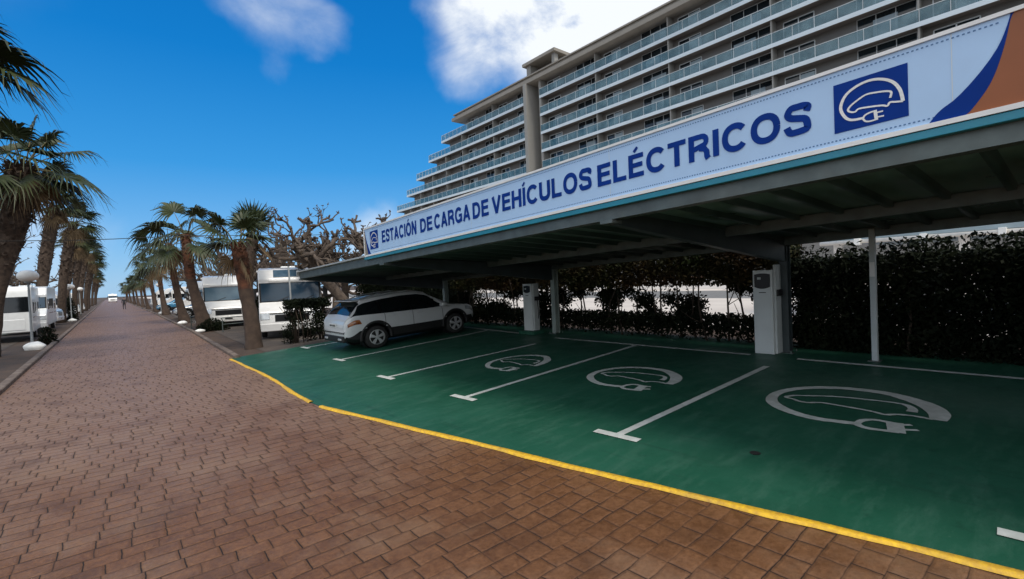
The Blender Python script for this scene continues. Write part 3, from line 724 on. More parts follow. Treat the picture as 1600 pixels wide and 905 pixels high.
def hedge(label, y0, y1, top, gap, seed, nmul=1.0, x0=9.75, x1=10.55):
    h = thing('hedge', label, 'hedge', (10.1, (y0+y1)/2, .40), 0, 'hedge behind the parking bays')
    g = np.random.default_rng(seed); L_ = y1-y0; P = []
    def add(n, box, k, sd=.13): P.append(clumped(int(n*nmul), box, g, k, sd))
    if gap:
        P.append(np.c_[g.uniform(x0, x1, int(1500*L_)), g.uniform(y0, y1, int(1500*L_)), .40+(.50+.08*np.sin(g.uniform(0, 9, int(1500*L_))))*np.sqrt(g.random(int(1500*L_)))])
        n = int(1250*L_); add(n, (x0+.1, x1-.1, y0, y1, .95, 1.75), int(L_*4), .11)
        n = int(3600*L_); zz = 1.60+(top-1.60)*g.random(n)**.8; P.append(np.c_[g.uniform(x0, x1, n), g.uniform(y0, y1, n), zz])
        add(500*L_, (x0, x1, y0, y1, 1.6, top), int(L_*5), .14)
    else:
        n = int(9500*L_); P.append(np.c_[g.uniform(x0, x1, n), g.uniform(y0, y1, n), g.uniform(.40, top-.1, n)])
        add(2200*L_, (x0, x1, y0, y1, .5, top), int(L_*8), .17)
        add(350*L_, (x0, x1, y0, y1, top-.15, top+.05), int(L_*6), .09)
    P = np.vstack(P); P[:, 1] = np.clip(P[:, 1], y0-.1, y1+.1)
    off = np.array(h.location[:]); V, F = leafcloud(P-off, .050 if gap else .045, seed)
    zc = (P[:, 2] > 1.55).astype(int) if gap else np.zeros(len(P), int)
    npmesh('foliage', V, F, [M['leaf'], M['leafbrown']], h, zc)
    mb = MB(); y = y0
    while y < y1:
        x = g.uniform(x0+.15, x1-.15); p = Vector((x, y, .38)); pts = [p]
        for i in range(5): p = p+Vector((g.normal()*.05, g.normal()*.07, (top-.6)/5)); pts.append(p)
        mb.tube(pts, [.028, .024, .02, .016, .012, .008], 5)
        for _ in range(3):
            q = pts[g.integers(1, 5)]; e = q+Vector((g.normal()*.1, g.normal()*.28, .3+.3*g.random())); mb.tube([q, (q+e)/2+Vector((0, 0, -.03)), e], [.012, .009, .005], 4)
        y += .22+.25*g.random()
    mb.build('stems', M['stem'], h, smooth=True)
    return h
hedge('dense dark hedge standing behind the slim white post at the right', -7, 3.55, 2.16, False, 11)
hedge('russet topped hedge with see-through middle between the two chargers', 3.55, 9.7, 2.62, True, 12)
hedge('loose hedge with see-through middle behind the white car', 9.7, 15.2, 2.55, True, 13, 1.1)
hedge('overgrown dark hedge beyond the far end of the carport', 15.2, 25, 2.75, False, 14, .9, 10.0, 11.2)

# ------------------------------------------------------------------ palms
def frond_mesh(g, n, lo, hi, size, petl, droop, skip=0):
    """fan palm crown; returns leaf V,F and petiole MB"""
    LV = []; LF = []; pet = MB(); base = 0
    for i in range(n):
        t = (i+.5)/n; az = i*2.39996+g.normal()*.25
        el = R(hi+(lo-hi)*t**.85+g.normal()*7)
        d = Vector((math.cos(az)*math.cos(el), math.sin(az)*math.cos(el), math.sin(el)))
        pl = petl*(.75+.5*g.random()); hub = d*pl+Vector((0, 0, -droop*.12*pl)); root = Vector((math.cos(az)*.1, math.sin(az)*.1, -.15*t))
        pet.tube([root, root*.4+hub*.5+Vector((0, 0, .06)), hub], [.03, .022, .014], 4)
        dd = (d+Vector((0, 0, -.25*droop))).normalized()
        side = dd.cross(Vector((0, 0, 1))); side = side.normalized() if side.length > .1 else Vector((1, 0, 0))
        roll = g.normal()*.35; up = side.cross(dd).normalized()
        side, up = side*math.cos(roll)+up*math.sin(roll), up*math.cos(roll)-side*math.sin(roll)
        Rr = size*(.85+.3*g.random()); ns = 26
        for k in range(ns):
            a = R(-115+230*k/(ns-1)); fold = .28*((k % 2)*2-1)*.25
            u = dd*math.cos(a)+side*math.sin(a)+up*(.10+.12*abs(math.sin(a))); u.normalize()
            wv = (side*math.cos(a)-dd*math.sin(a)); rl = Rr*(.80+.2*math.cos(a))*(.9+.2*g.random())
            st = []
            for r_, wd in ((.03, .01), (.30, .052), (.55, .062), (.75, .034), (.92, .016), (1.06, .004)):
                rr = rl*r_; tipd = max(0, r_-.45)
                p = hub+u*rr+Vector((0, 0, -droop*rl*(.12*r_*r_+1.15*tipd**1.6*(.75+.5*g.random()))))
                nrm = up*fold*wd*4
                w_ = wd*rl*1.25
                st += [p-wv*w_/2-nrm, p+wv*w_/2+nrm]
            LV += st
            for j in range(5): LF.append((base+2*j, base+2*j+1, base+2*j+3, base+2*j+2))
            base += 12
    return np.array([v[:] for v in LV]), np.array(LF), pet
def palm(name, label, path, radii, n, lo, hi, size, petl, droop, seed, barkm, boots=None, group=None, dead=0, lower=None):
    """path in world; crown at the last point"""
    P = smooth_path(path, 6); g = np.random.default_rng(seed)
    t = thing(name, label, 'palm tree', tuple(P[0]), 0, group)
    rr = np.interp(np.linspace(0, 1, len(P)), np.linspace(0, 1, len(radii)), radii)
    mb = MB(); mb.tube(P, [r_*(1+.04*g.normal()) for r_ in rr], 14)
    ms = [barkm, lower or barkm]
    tr = mb.build('trunk', ms, t, smooth=True)
    if lower:
        zs = [(p.vertices[0]) for p in tr.data.polygons]; zc = P[0].z+(P[-1].z-P[0].z)*.55
        for p in tr.data.polygons: p.material_index = 1 if (p.center.z+P[0].z) < zc else 0
    if boots:
        z0, z1, cnt, ln = boots; mb = MB()
        for i in range(cnt):
            s = z0+(z1-z0)*i/cnt; f_ = s*(len(P)-1); a = int(min(f_, len(P)-2)); p = P[a].lerp(P[a+1], f_-a); r_ = rr[a]
            an = i*2.39996+g.normal()*.2; o_ = Vector((math.cos(an), math.sin(an), 0)); tt = Vector((-math.sin(an), math.cos(an), 0))
            w = .075*(.8+.5*g.random())*r_/.3; l = ln*(.6+.8*g.random())*r_/.3
            q = p+o_*r_*.86; e = q+o_*l*.7+Vector((0, 0, l*.75*(1 if g.random() < .75 else -.6)))
            mb.add([q-tt*w+Vector((0, 0, -.05)), q+tt*w+Vector((0, 0, -.05)), q+tt*w*.8+Vector((0, 0, .04))+o_*.02, q-tt*w*.8+Vector((0, 0, .04))+o_*.02, e-tt*w*.45, e+tt*w*.45], [(0, 1, 5, 4), (3, 4, 5, 2), (0, 4, 3), (1, 2, 5)])
        mb.build('leaf_bases', barkm, tr, fix=False)
    V, F, pet = frond_mesh(g, n, lo, hi, size, petl, droop); top = P[-1]-P[0]
    c = npmesh('crown', V+np.array(top[:]), F, M['frond'], t)
    pet.v = [(a+P[-1].x, b+P[-1].y, c_+P[-1].z) for a, b, c_ in pet.v]; pet.build('petioles', M['petiole'], c, smooth=True)
    if dead:
        V, F, pet = frond_mesh(g, dead, -75, -40, size*.75, petl*.5, droop*1.1)
        npmesh('dead_fronds', V+np.array(top[:])-np.array([0, 0, .15]), F, M['fronddry'], t)
    return t
LG = 'palms in the row left of the road'; RG = 'palms in the row right of the road'
palm('palm_tree', 'big palm at the left edge with shaggy trunk, behind the first caravan', [(-3.42, 25, -.1), (-3.02, 25, 2.6), (-2.45, 25, 5.1), (-2.20, 25, 6.9)], [.34, .25, .36, .44, .36], 27, -40, 72, 1.15, 1.3, .9, 21, M['palmbark'], (.42, .99, 260, .24), LG, 7)
palm('palm_tree', 'palm whose fronds hang in at the top left corner', [(-3.6, 17.5, -.1), (-3.4, 17.5, 4), (-3.2, 17.5, 8.2)], [.4, .34, .36, .3], 26, -30, 70, 1.2, 1.3, .9, 22, M['palmbark'], (.45, .98, 120, .2), LG, 5)
palm('palm_tree', 'second palm of the left row, compact upright crown above a shaggy trunk', [(-3.7, 46.3, -.1), (-3.45, 46.3, 3.3), (-3.0, 46.3, 6.2), (-2.6, 46.3, 8.4)], [.34, .29, .36, .36, .28], 20, -12, 80, 1.1, 1.1, .7, 23, M['palmbark'], (.35, .99, 200, .2), LG, 6)
p3 = palm('palm_tree', 'third palm of the left row, seen between the second and fourth trunks', [(-3.1, 54, -.1), (-2.85, 54, 3.2), (-2.4, 54, 6.0), (-1.95, 54, 8.2)], [.32, .27, .33, .36, .28], 19, -18, 78, 1.1, 1.1, .8, 24, M['palmbark'], (.4, .99, 180, .2), LG, 6)
yy = 62; names = ['fourth', 'fifth', 'sixth', 'seventh', 'eighth', 'ninth', 'tenth', 'eleventh', 'twelfth', 'thirteenth']
lx = [-3.1, -3.0, -3.05, -2.95, -3.0, -3.1, -3, -3, -3, -3]
for i, nm in enumerate(names[:9]):
    c = copy_tree(p3); c.location = (lx[i]+random.uniform(-.2, .15), yy, -.1); c.rotation_euler = (0, 0, R(random.uniform(-40, 40))); s = .97-.02*i+random.uniform(-.12, .10)
    c.scale = (s, s, s*random.uniform(.95, 1.06)); c['label'] = nm + ' palm of the left row counted from the camera, dark drooping crown'
    yy += 10+i*1.5
# right row
palm('palm_tree', 'nearest right palm with leaning red-brown trunk and few cut fronds', [(3.62, 17.85, -.1), (3.60, 17.85, .8), (3.45, 17.85, 2.2), (3.38, 17.85, 3.0), (3.30, 17.85, 3.55)], [.29, .24, .21, .21, .23, .17], 8, -8, 74, .85, .75, .7, 31, M['palmred'], (.55, .99, 130, .11), RG, 2, M['palmgrey'])
# the tufted heads of the same nearest group
palm('palm_tree', 'short palm with a stiff upright tuft behind the nearest right palm', [(4.12, 20.6, -.1), (4.12, 20.6, 2.2), (4.36, 20.6, 4.0)], [.16, .13, .16, .22], 9, 40, 86, .85, .5, .1, 32, M['palmbark'], (.8, .99, 50, .14), RG, 2)
palm('palm_tree', 'second palm of the right row, flared trunk base over a dark bush', [(3.75, 29, -.1), (3.55, 29, .9), (3.25, 29, 2.4), (3.12, 29, 3.9), (3.1, 29, 4.9)], [.46, .29, .22, .23, .19], 13, -38, 72, 1.15, 1.25, 1.0, 33, M['palmred'], (.55, .99, 110, .13), RG, 2, M['palmgrey'])
r3 = palm('palm_tree', 'third palm of the right row beside the silver car', [(3.85, 38.8, -.1), (3.6, 38.8, 1.2), (3.35, 38.8, 3.2), (3.2, 38.8, 5.3)], [.42, .25, .19, .20, .16], 13, -40, 70, 1.2, 1.35, 1.05, 34, M['palmred'], (.5, .99, 110, .13), RG, 3, M['palmgrey'])
yy = 56
for i, nm in enumerate(names[:9]):
    c = copy_tree(r3); c.location = (4.1+.02*i, yy, -.1); c.rotation_euler = (0, 0, R(random.uniform(-80, 80))); s = random.uniform(.76, .98)-.01*i
    c.scale = (s, s, s); c['label'] = nm + ' palm of the right row counted from the camera'
    yy += 12+i*1.6+random.uniform(-2, 2)

# ------------------------------------------------------------------ pollarded plane trees
def pollard_mesh(seed, trunk_h=2.1, spread=1.0, nl=6, lean=(0, 0), up=.5, rt=.22, ml=2.3):
    g = np.random.default_rng(seed); tr = MB(); br = MB()
    top = Vector((lean[0], lean[1], trunk_h))
    tr.tube([(0, 0, -.15), (lean[0]*.2, lean[1]*.2, trunk_h*.35), (lean[0]*.7, lean[1]*.7, trunk_h*.75), top, top+Vector((0, 0, .22))], [rt*1.25, rt, rt*.95, rt*1.15, rt*.5], 10)
    def knob(p, r_):
        for _ in range(g.integers(3, 6)):
            d = Vector(g.normal(size=3)); d.z = abs(d.z)*.8+.1; d.normalize(); l = r_*(1.6+3.2*g.random())
            br.tube([p, p+d*l*.55+Vector(g.normal(size=3))*r_*.3, p+d*l], [r_*.9, r_*.55, r_*.62], 5)
        br.tube([p-Vector((0, 0, r_)), p-Vector((0, 0, r_*.4)), p+Vector((0, 0, r_*.4)), p+Vector((0, 0, r_))], [r_*.5, r_*1.3, r_*1.3, r_*.4], 6)
    def limb(p, d, L_, r_, depth):
        n = max(3, int(L_/.16)); pts = [p]; rad = [r_]; d = d.normalized()
        for i in range(n):
            d = (d+Vector(g.normal(size=3))*.36+Vector((0, 0, .07+.05*depth))).normalized()
            p = p+d*(L_/n); pts.append(p); rad.append(r_*(1-.36*(i+1)/n)*(1+.22*abs(g.normal())))
            if depth < 3 and g.random() < (.26, .22, .18)[depth]:
                e = (d+Vector(g.normal(size=3))*1.0+Vector((0, 0, .35))).normalized()
                limb(p, e, L_*(.35+.3*g.random()), rad[-1]*.62, depth+1)
        br.tube(pts, rad, 6 if depth > 0 else 8)
        knob(p, max(rad[-1]*1.15, .026))
    for i in range(nl):
        an = 2*math.pi*(i+g.random()*.5)/nl; limb(top, Vector((math.cos(an)*spread, math.sin(an)*spread, up)), ml*(.75+.5*g.random()), rt*.5, 0)
    return tr, br
def pollard(label, loc, seed, rz=0, **kw):
    t = thing('plane_tree', label, 'tree', loc, rz, 'pollarded bare plane trees')
    tr, br = pollard_mesh(seed, **kw); a = tr.build('trunk', M['bark'], t, world=False, smooth=True); b = br.build('limbs', M['bark'], t, world=False, smooth=True, fix=False); return t
t1_ = pollard('bare pollarded plane tree with a long crooked limb over the white motorhome', (8.2, 20.2, .1), 41, 0, trunk_h=2.5, lean=(-1.5, .2), up=.55, nl=7, ml=2.5, rt=.22)
t2_ = pollard('bare pollarded plane tree whose knobby tips rise above the left end of the sign', (11.4, 23.5, .1), 42, 0, trunk_h=2.9, up=1.1, nl=6, ml=2.8, rt=.26)
t3_ = pollard('bare pollarded plane tree behind the nearest right palm', (6.6, 26.5, .0), 43, 0, trunk_h=2.6, up=.65, nl=6, ml=2.4, rt=.19)
for src, loc, rz, s, lab in ((t3_, (8.9, 31, 0), 1.3, 1.05, 'bare plane tree between the two white motorhomes, right of the road'), (t1_, (7.4, 36, 0), 2.2, 1.0, 'bare plane tree behind the second motorhome, right of the road'), (t3_, (6.6, 43, 0), 3.6, 1.0, 'bare plane tree above the silver car'), (t1_, (7.2, 51, 0), .7, 1.0, 'farthest bare plane tree on the right side of the road'),
    (t2_, (8.6, 27.5, 0), 2.0, .86, 'bare plane tree whose tips stand left of the sign end'), 
    (t1_, (10.6, 29.5, 0), 4.4, 1.0, 'bare plane tree behind the left end of the carport roof'), (t3_, (5.4, 33, 0), 2.9, .95, 'bare plane tree beside the trunk of the second right palm'),
    (t3_, (9.9, 26.0, 0), 1.9, 1.0, 'bare plane tree tips just left of the sign above the carport roof'),
    (t3_, (-6.2, 47, 0), .5, 1.15, 'nearest bare plane tree on the left, above the first caravan'), (t1_, (-7.5, 60, 0), 2.5, 1.1, 'second bare plane tree on the left, above the grey motorhome'), (t3_, (-5.6, 70, 0), 4.0, 1.0, 'farthest bare plane tree on the left of the road')):
    c = copy_tree(src); c.location = loc; c.rotation_euler = (0, 0, rz); c.scale = (s, s, s); c['label'] = lab

# ------------------------------------------------------------------ vehicles
def wheel(parent, x, y, r_, w, spokes=5, rim=M['alloy'], side=-1):
    """side -1: outer face towards -y"""
    mb = MB(); mb.lathe([(r_*.64, -w/2), (r_*.88, -w/2), (r_*.97, -w*.38), (r_, -w*.2), (r_, w*.2), (r_*.97, w*.38), (r_*.88, w/2), (r_*.64, w/2)], axis='y', n=36, c=(x, y, r_))
    wh = mb.build('wheel', M['rubber'], parent, world=False, smooth=True)
    mb = MB(); q = r_*.66; yo = y+side*w*.5
    mb.lathe([(q, -side*w*.3+0), (q, side*.0), (q*.93, side*.004), (q*.9, -side*.03), (q*.9, -side*w*.3)], axis='y', n=36, c=(x, yo, r_))
    for k in range(spokes):
        for off in (-.13, .13):
            a = 2*math.pi*k/spokes+.3; v = []
            for rr, hw, dp in ((q*.14, .022, .012), (q*.92, .020, .006)):
                for s_ in (-1, 1):
                    aa = a+off*(rr/q)*1.2; cx, cz = math.cos(aa)*rr, math.sin(aa)*rr; tx, tz = -math.sin(aa)*hw*s_*r_/.34, math.cos(aa)*hw*s_*r_/.34
                    v += [(x+cx+tx, yo+side*dp, r_+cz+tz), (x+cx+tx, yo+side*(dp-.03), r_+cz+tz)]
            mb.add(v, [(0, 2, 6, 4), (0, 4, 5, 1), (2, 3, 7, 6), (1, 5, 7, 3)])
    mb.lathe([(0, side*.016), (q*.2, side*.014), (q*.22, -side*.02)], axis='y', n=16, c=(x, yo, r_))
    mb.build('rim', rim, wh, world=False, smooth=False)
    mb = MB(); mb.lathe([(0, 0), (q*.9, 0)], axis='y', n=24, c=(x, yo-side*.05, r_)); mb.build('brake_disc', M['plastic'], wh, world=False)
class Body:
    def __init__(s, ST):
        s.X = [a[0] for a in ST]; s.D = np.array([a[1:] for a in ST])
    def par(s, x):
        k = np.array([-1, -.5, 0, .5, 1])*.05; w = np.array([1, 2, 3, 2, 1])/9
        return sum(wi*np.array([np.interp(x+ki, s.X, s.D[:, j]) for j in range(s.D.shape[1])]) for ki, wi in zip(k, w)) if s.X[0]+.05 < x < s.X[-1]-.05 else np.array([np.interp(x, s.X, s.D[:, j]) for j in range(s.D.shape[1])])
    def ring(s, x):
        zb_, zs, zr, w, wr = s.par(x)
        g = max(zr-zs, .02); k = min(g/.45, 1)
        wr2 = w-.02-(w-.02-wr)*k
        return [(0, zb_), (w*.8, zb_), (w*.965, zb_+.09), (w, (zb_+zs)/2+.02), (w*.995, zs-.15), (w-.018, zs-.03), (w-.05, zs+.012), (wr2, zr-.075*k-.006), (wr2-.05, zr-.022*k-.002), (wr2-.16, zr-.004), (0, zr+.022)]
    def pt(s, x, t, off=0):
        Q = s.ring(x); i = min(int(t), 9); f_ = t-i; a, b = Q[i], Q[i+1]
        y = a[0]+(b[0]-a[0])*f_; z = a[1]+(b[1]-a[1])*f_
        if off:
            dy, dz = b[0]-a[0], b[1]-a[1]; l = math.hypot(dy, dz) or 1; y += dz/l*off; z += -dy/l*off
        return y, z
    def grid(s, mb, xs_of_t, ts, off, side, nx=24):
        V = []
        for t in ts:
            x0, x1 = xs_of_t(t)
            for i in range(nx+1):
                x = x0+(x1-x0)*i/nx; y, z = s.pt(x, t, off); V.append((x, side*y, z))
        n = nx+1; mb.add(V, [(j*n+i, j*n+i+1, (j+1)*n+i+1, (j+1)*n+i) for j in range(len(ts)-1) for i in range(nx)])
def car(name, label, cat, loc, rz, paint, kind='suv', group=None, detail=True, blue=None):
    t = thing(name, label, cat, loc, rz, group)
    if kind == 'suv':
        ST = [(-2.17, .48, .70, .72, .74, .5), (-2.13, .36, .93, .96, .83, .62), (-2.02, .31, 1.00, 1.06, .875, .64), (-1.90, .27, 1.05, 1.22, .89, .645), (-1.72, .25, 1.05, 1.42, .90, .65), (-1.55, .24, 1.045, 1.50, .905, .655), (-1.1, .23, 1.025, 1.565, .91, .665), (-.4, .22, 1.0, 1.61, .915, .67), (.1, .22, .985, 1.60, .915, .665), (.42, .22, .975, 1.53, .915, .66), (.85, .22, .97, 1.27, .91, .665), (1.18, .23, .975, 1.03, .905, .68), (1.5, .24, .965, .985, .90, .68), (1.85, .27, .92, .93, .875, .66), (2.02, .31, .84, .85, .83, .62), (2.12, .38, .74, .75, .74, .5)]
        wx, wr_ = (-1.30, 1.32), .345
    else:
        ST = [(-2.2, .45, .72, .74, .70, .5), (-2.12, .33, .88, .90, .80, .62), (-1.9, .25, .93, .98, .86, .62), (-1.55, .22, .94, 1.18, .87, .61), (-1.1, .2, .93, 1.36, .88, .60), (-.5, .19, .92, 1.44, .885, .60), (.1, .19, .91, 1.43, .885, .60), (.5, .19, .90, 1.30, .88, .61), (1.05, .2, .90, .95, .88, .64), (1.5, .22, .87, .89, .87, .66), (1.9, .25, .78, .79, .83, .64), (2.1, .3, .68, .69, .77, .58), (2.2, .38, .58, .59, .66, .45)]
        wx, wr_ = (-1.32, 1.34), .32
    B = Body(ST); mb = MB()
    tsb = [0, .6, 1, 1.5, 2, 2.2, 2.4, 2.6, 2.8, 3, 3.2, 3.4, 3.6, 3.8, 4, 4.5, 5, 5.5, 6, 6.3, 6.6, 7, 7.3, 7.6, 8, 8.5, 9, 9.5, 10]
    for side in (-1, 1): B.grid(mb, lambda t_: (ST[0][0], ST[-1][0]), tsb, 0, side, 130)
    Vb = np.array(mb.v); mb.f = [f for f in mb.f if not (min(math.hypot(Vb[list(f), 0].mean()-x, Vb[list(f), 2].mean()-wr_-.02) for x in wx) < wr_*1.22 and abs(Vb[list(f), 1].mean()) > .45)]; mb.m = [0]*len(mb.f)
    body = mb.build('body', paint, t, world=False, smooth=True, fix=False)
    bm = bmesh.new(); bm.from_mesh(body.data); bmesh.ops.remove_doubles(bm, verts=bm.verts, dist=.002)
    bmesh.ops.holes_fill(bm, edges=[e for e in bm.edges if e.is_boundary and all(abs(v.co.x-xx) < .01 for v in e.verts for xx in [min((ST[0][0], ST[-1][0]), key=lambda q: abs(q-v.co.x))])], sides=0); bmesh.ops.recalc_face_normals(bm, faces=bm.faces)
    bm.to_mesh(body.data); bm.free(); body.data.polygons.foreach_set('use_smooth', [True]*len(body.data.polygons))
    me = body.data
    # glass
    for side in (-1, 1):
        mb = MB()
        if kind == 'suv':
            B.grid(mb, lambda t_: (-2.0+.30*(t_-6), 1.10-.62*(t_-6)), [6.0, 6.15, 6.3, 6.5, 6.7, 6.94], .006, side, 40)
        else:
            B.grid(mb, lambda t_: (-1.75+.6*(t_-6), 1.02-.6*(t_-6)), [6.03, 6.3, 6.6, 6.9], .006, side, 30)
        sw = mb.build('side_window', M['glassdark'], t, world=False, smooth=True, fix=False)
        if detail:
            for xa in (-1.12, -.18, .66):
                mb = MB(); 
                B.grid(mb, lambda t_: (xa-.02*(t_-6)*2, xa+.05-.02*(t_-6)*2), [6.02, 6.4, 6.86], .009, side, 2); mb.build('window_pillar', M['blackgloss'], sw, world=False, fix=False)
            for xa, t0, t1 in ((-1.02, 2.6, 5.8), (-.15, 2.2, 5.8), (.86, 2.2, 5.6)):
                mb = MB(); B.grid(mb, lambda t_: (xa-.10*max(0, 3.4-t_) if xa < -1 else xa, (xa-.10*max(0, 3.4-t_) if xa < -1 else xa)+.014), [t0+(t1-t0)*i/8 for i in range(9)], .0025, side, 1); mb.build('door_seam', M['plastic'], t, world=False, fix=False)
            for xa in (-.90, .0):
                y_, z_ = B.pt(xa+.08, 4.6); mb = MB(); mb.box(xa, xa+.2, side*y_-.012 if side > 0 else side*y_-.028, side*y_+.028 if side > 0 else side*y_+.012, z_-.018, z_+.016); mb.build('door_handle', paint, t, world=False, bevel=.008)
            y_, z_ = B.pt(.84, 6.15); mb = MB(); mb.obox((.86, side*(y_+.11), z_+.04), (.13, .2, .14), Matrix.Identity(3)); mb.build('wing_mirror', paint, t, world=False, bevel=.04, seg=3)
            y_, z_ = B.pt(-1.5, 4.9); mb = MB(); mb.lathe([(0, side*.002), (.075, side*.002), (.08, side*-.01)], axis='y', n=20, c=(-1.42, side*(B.pt(-1.42, 4.2)[0]+.001), B.pt(-1.42, 4.2)[1])); mb.build('fuel_flap', paint, t, world=False)
        mb = MB(); B.grid(mb, lambda t_: (-2.14+max(0, t_-2)*.45, 2.04-max(0, t_-2)*.1), [1.0, 1.5, 1.8, 2, 2.1, 2.2, 2.3, 2.4, 2.5, 2.6, 2.7, 2.8], .009, side, 150)
        # sill cladding leaves the wheel openings free
        V = np.array(mb.v); keep = []
        for f in mb.f:
            c = V[list(f)].mean(0)
            if min(math.hypot(c[0]-x, c[2]-wr_) for x in wx) > wr_*1.12: keep.append(f)
        mb.f = keep; mb.m = [0]*len(keep); mb.build('sill_cladding', M['plastic'], t, world=False, smooth=True, fix=False)
        for x in wx:      # wheel arch flare
            mb = MB(); v = []; n = 26; f = []
            for i in range(n+1):
                a = R(-8+196*i/n)
                for rr, dy in ((wr_*1.15, -.05), (wr_*1.16, .012), (wr_*1.41, .014), (wr_*1.43, -.02)):
                    xx, zz = x+math.cos(a)*rr, wr_+.02+math.sin(a)*rr
                    zb_, zs, zr, w, _ = B.par(min(max(xx, -2.12), 2.07))
                    v.append((xx, side*(w*(.99 if zz > .35 else .985)+dy-.004), zz))
            for i in range(n):
                for j in range(3): f.append((i*4+j, i*4+j+1, (i+1)*4+j+1, (i+1)*4+j))
            mb.add(v, f); mb.build('wheel_arch', M['plastic'], t, world=False, smooth=True)
            wheel(t, x, side*(.90-.12) if kind == 'suv' else side*.77, wr_, .22, 5, M['alloy'], side)
            mb = MB(); mb.lathe([(0, side*.03), (wr_*1.14, side*.03), (wr_*1.14, side*.32)], axis='y', n=26, c=(x, side*.46, wr_+.02)); mb.build('wheel_well', M['plastic'], t, world=False)
        # lamps
        mb = MB()
        if kind == 'suv':
            B.grid(mb, lambda t_: (-2.09, -1.74-.08*(t_-4.0)), [3.6, 3.8, 4.1, 4.35], .006, side, 12)
        else: B.grid(mb, lambda t_: (-2.1, -1.8), [3.6, 4.2, 4.8], .006, side, 8)
        mb.build('tail_light', M['tail'], t, world=False, smooth=True, fix=False)
        mb = MB(); B.grid(mb, lambda t_: (1.72, 2.06) if kind == 'suv' else (1.7, 2.12), [3.9, 4.2, 4.6, 4.9], .006, side, 10); mb.build('headlight', M['head'], t, world=False, smooth=True, fix=False)
        if kind == 'suv':
            mb = MB(); pts = [(x, side*(B.pt(x, 8.3)[0]), B.pt(x, 8.3)[1]+(.045 if -1.5 < x < .3 else .0)) for x in (-1.62, -1.5, -1.1, -.6, -.1, .3, .42)]
            mb.tube(pts, .016, 8); mb.build('roof_rail', M['alloy'], t, world=False, smooth=True)
    # rear and front glass
    for (xa, xb), nm in ((((-2.0, -1.66), 'rear_window'), ((.50, 1.10), 'windscreen')) if kind == 'suv' else (((-1.75, -1.25), 'rear_window'), ((.48, 1.0), 'windscreen'))):
        mb = MB(); V = []
        for i in range(13):
            x = xa+(xb-xa)*i/12
            for s_ in np.linspace(-1, 1, 15):
                side = 1 if s_ >= 0 else -1; tt = 10-abs(s_)*(3.0 if nm == 'rear_window' else 2.4); y, z = B.pt(x, tt, .007); V.append((x, side*y, z))
        mb.add(V, [(i*15+j, i*15+j+1, (i+1)*15+j+1, (i+1)*15+j) for i in range(12) for j in range(14)]); mb.build(nm, M['glassdark'], t, world=False, smooth=True)
    if kind == 'suv':
        mb = MB(); mb.box(-2.20, -2.06, -.70, .70, .30, .50); mb.build('rear_skid_plate', M['plastic'], t, world=False, bevel=.04, seg=3)
        mb = MB(); mb.box(-2.16, -2.145, -.62, .62, .47, .51); mb.build('chrome_strip', M['alloy'], t, world=False, bevel=.004)
        for side in (-1, 1):
            mb = MB(); mb.box(-2.225, -2.19, side*.50-.10, side*.50+.10, .37, .43); mb.build('exhaust_trim', M['alloy'], t, world=False, bevel=.012)
        mb = MB(); mb.box(-1.84, -1.58, -.60, .60, 1.475, 1.505); mb.build('spoiler', paint, t, world=False, bevel=.012)
        mb = MB(); mb.box(-2.178, -2.168, -.26, .26, .74, .85); pl = mb.build('number_plate', M['plate'], t, world=False, bevel=.004)
        mb = MB(); [mb.box(-2.180, -2.1785, -.19+i*.058+(.02 if i > 3 else 0), -.15+i*.058+(.02 if i > 3 else 0), .765, .825) for i in range(7)]; mb.build('plate_characters', M['ink'], pl, world=False)
        mb = MB(); mb.tube([(-1.45, 0, 1.53), (-1.62, 0, 1.64)], [.006, .003], 5); mb.build('aerial', M['plastic'], t, world=False)
    mb = MB(); xg = ST[-1][0]; mb.box(xg-.10, xg+.01, -.48, .48, .42, .66); mb.build('grille', M['blackgloss'], t, world=False, bevel=.03, seg=3)
    return t
car('parked_car', 'white compact crossover reversed out of the first bay, amber tail light towards the road', 'car', (6.95, 13.52, .25), 0, M['carwhite'])
cr_ = bpy.data.objects['parked_car']; cr_.scale = (1, 1, .915); cr_.rotation_euler = (0, -math.atan(.055), R(0.5))
car('parked_car', 'silver saloon parked behind the third right palm', 'car', (5.9, 45.2, 0), R(180), M['carsilver'], 'saloon', 'cars parked right of the road', True)
car('parked_car', 'small blue car farther down the right side', 'car', (6.0, 64, 0), R(180), M['carblue'], 'saloon', 'cars parked right of the road', False)

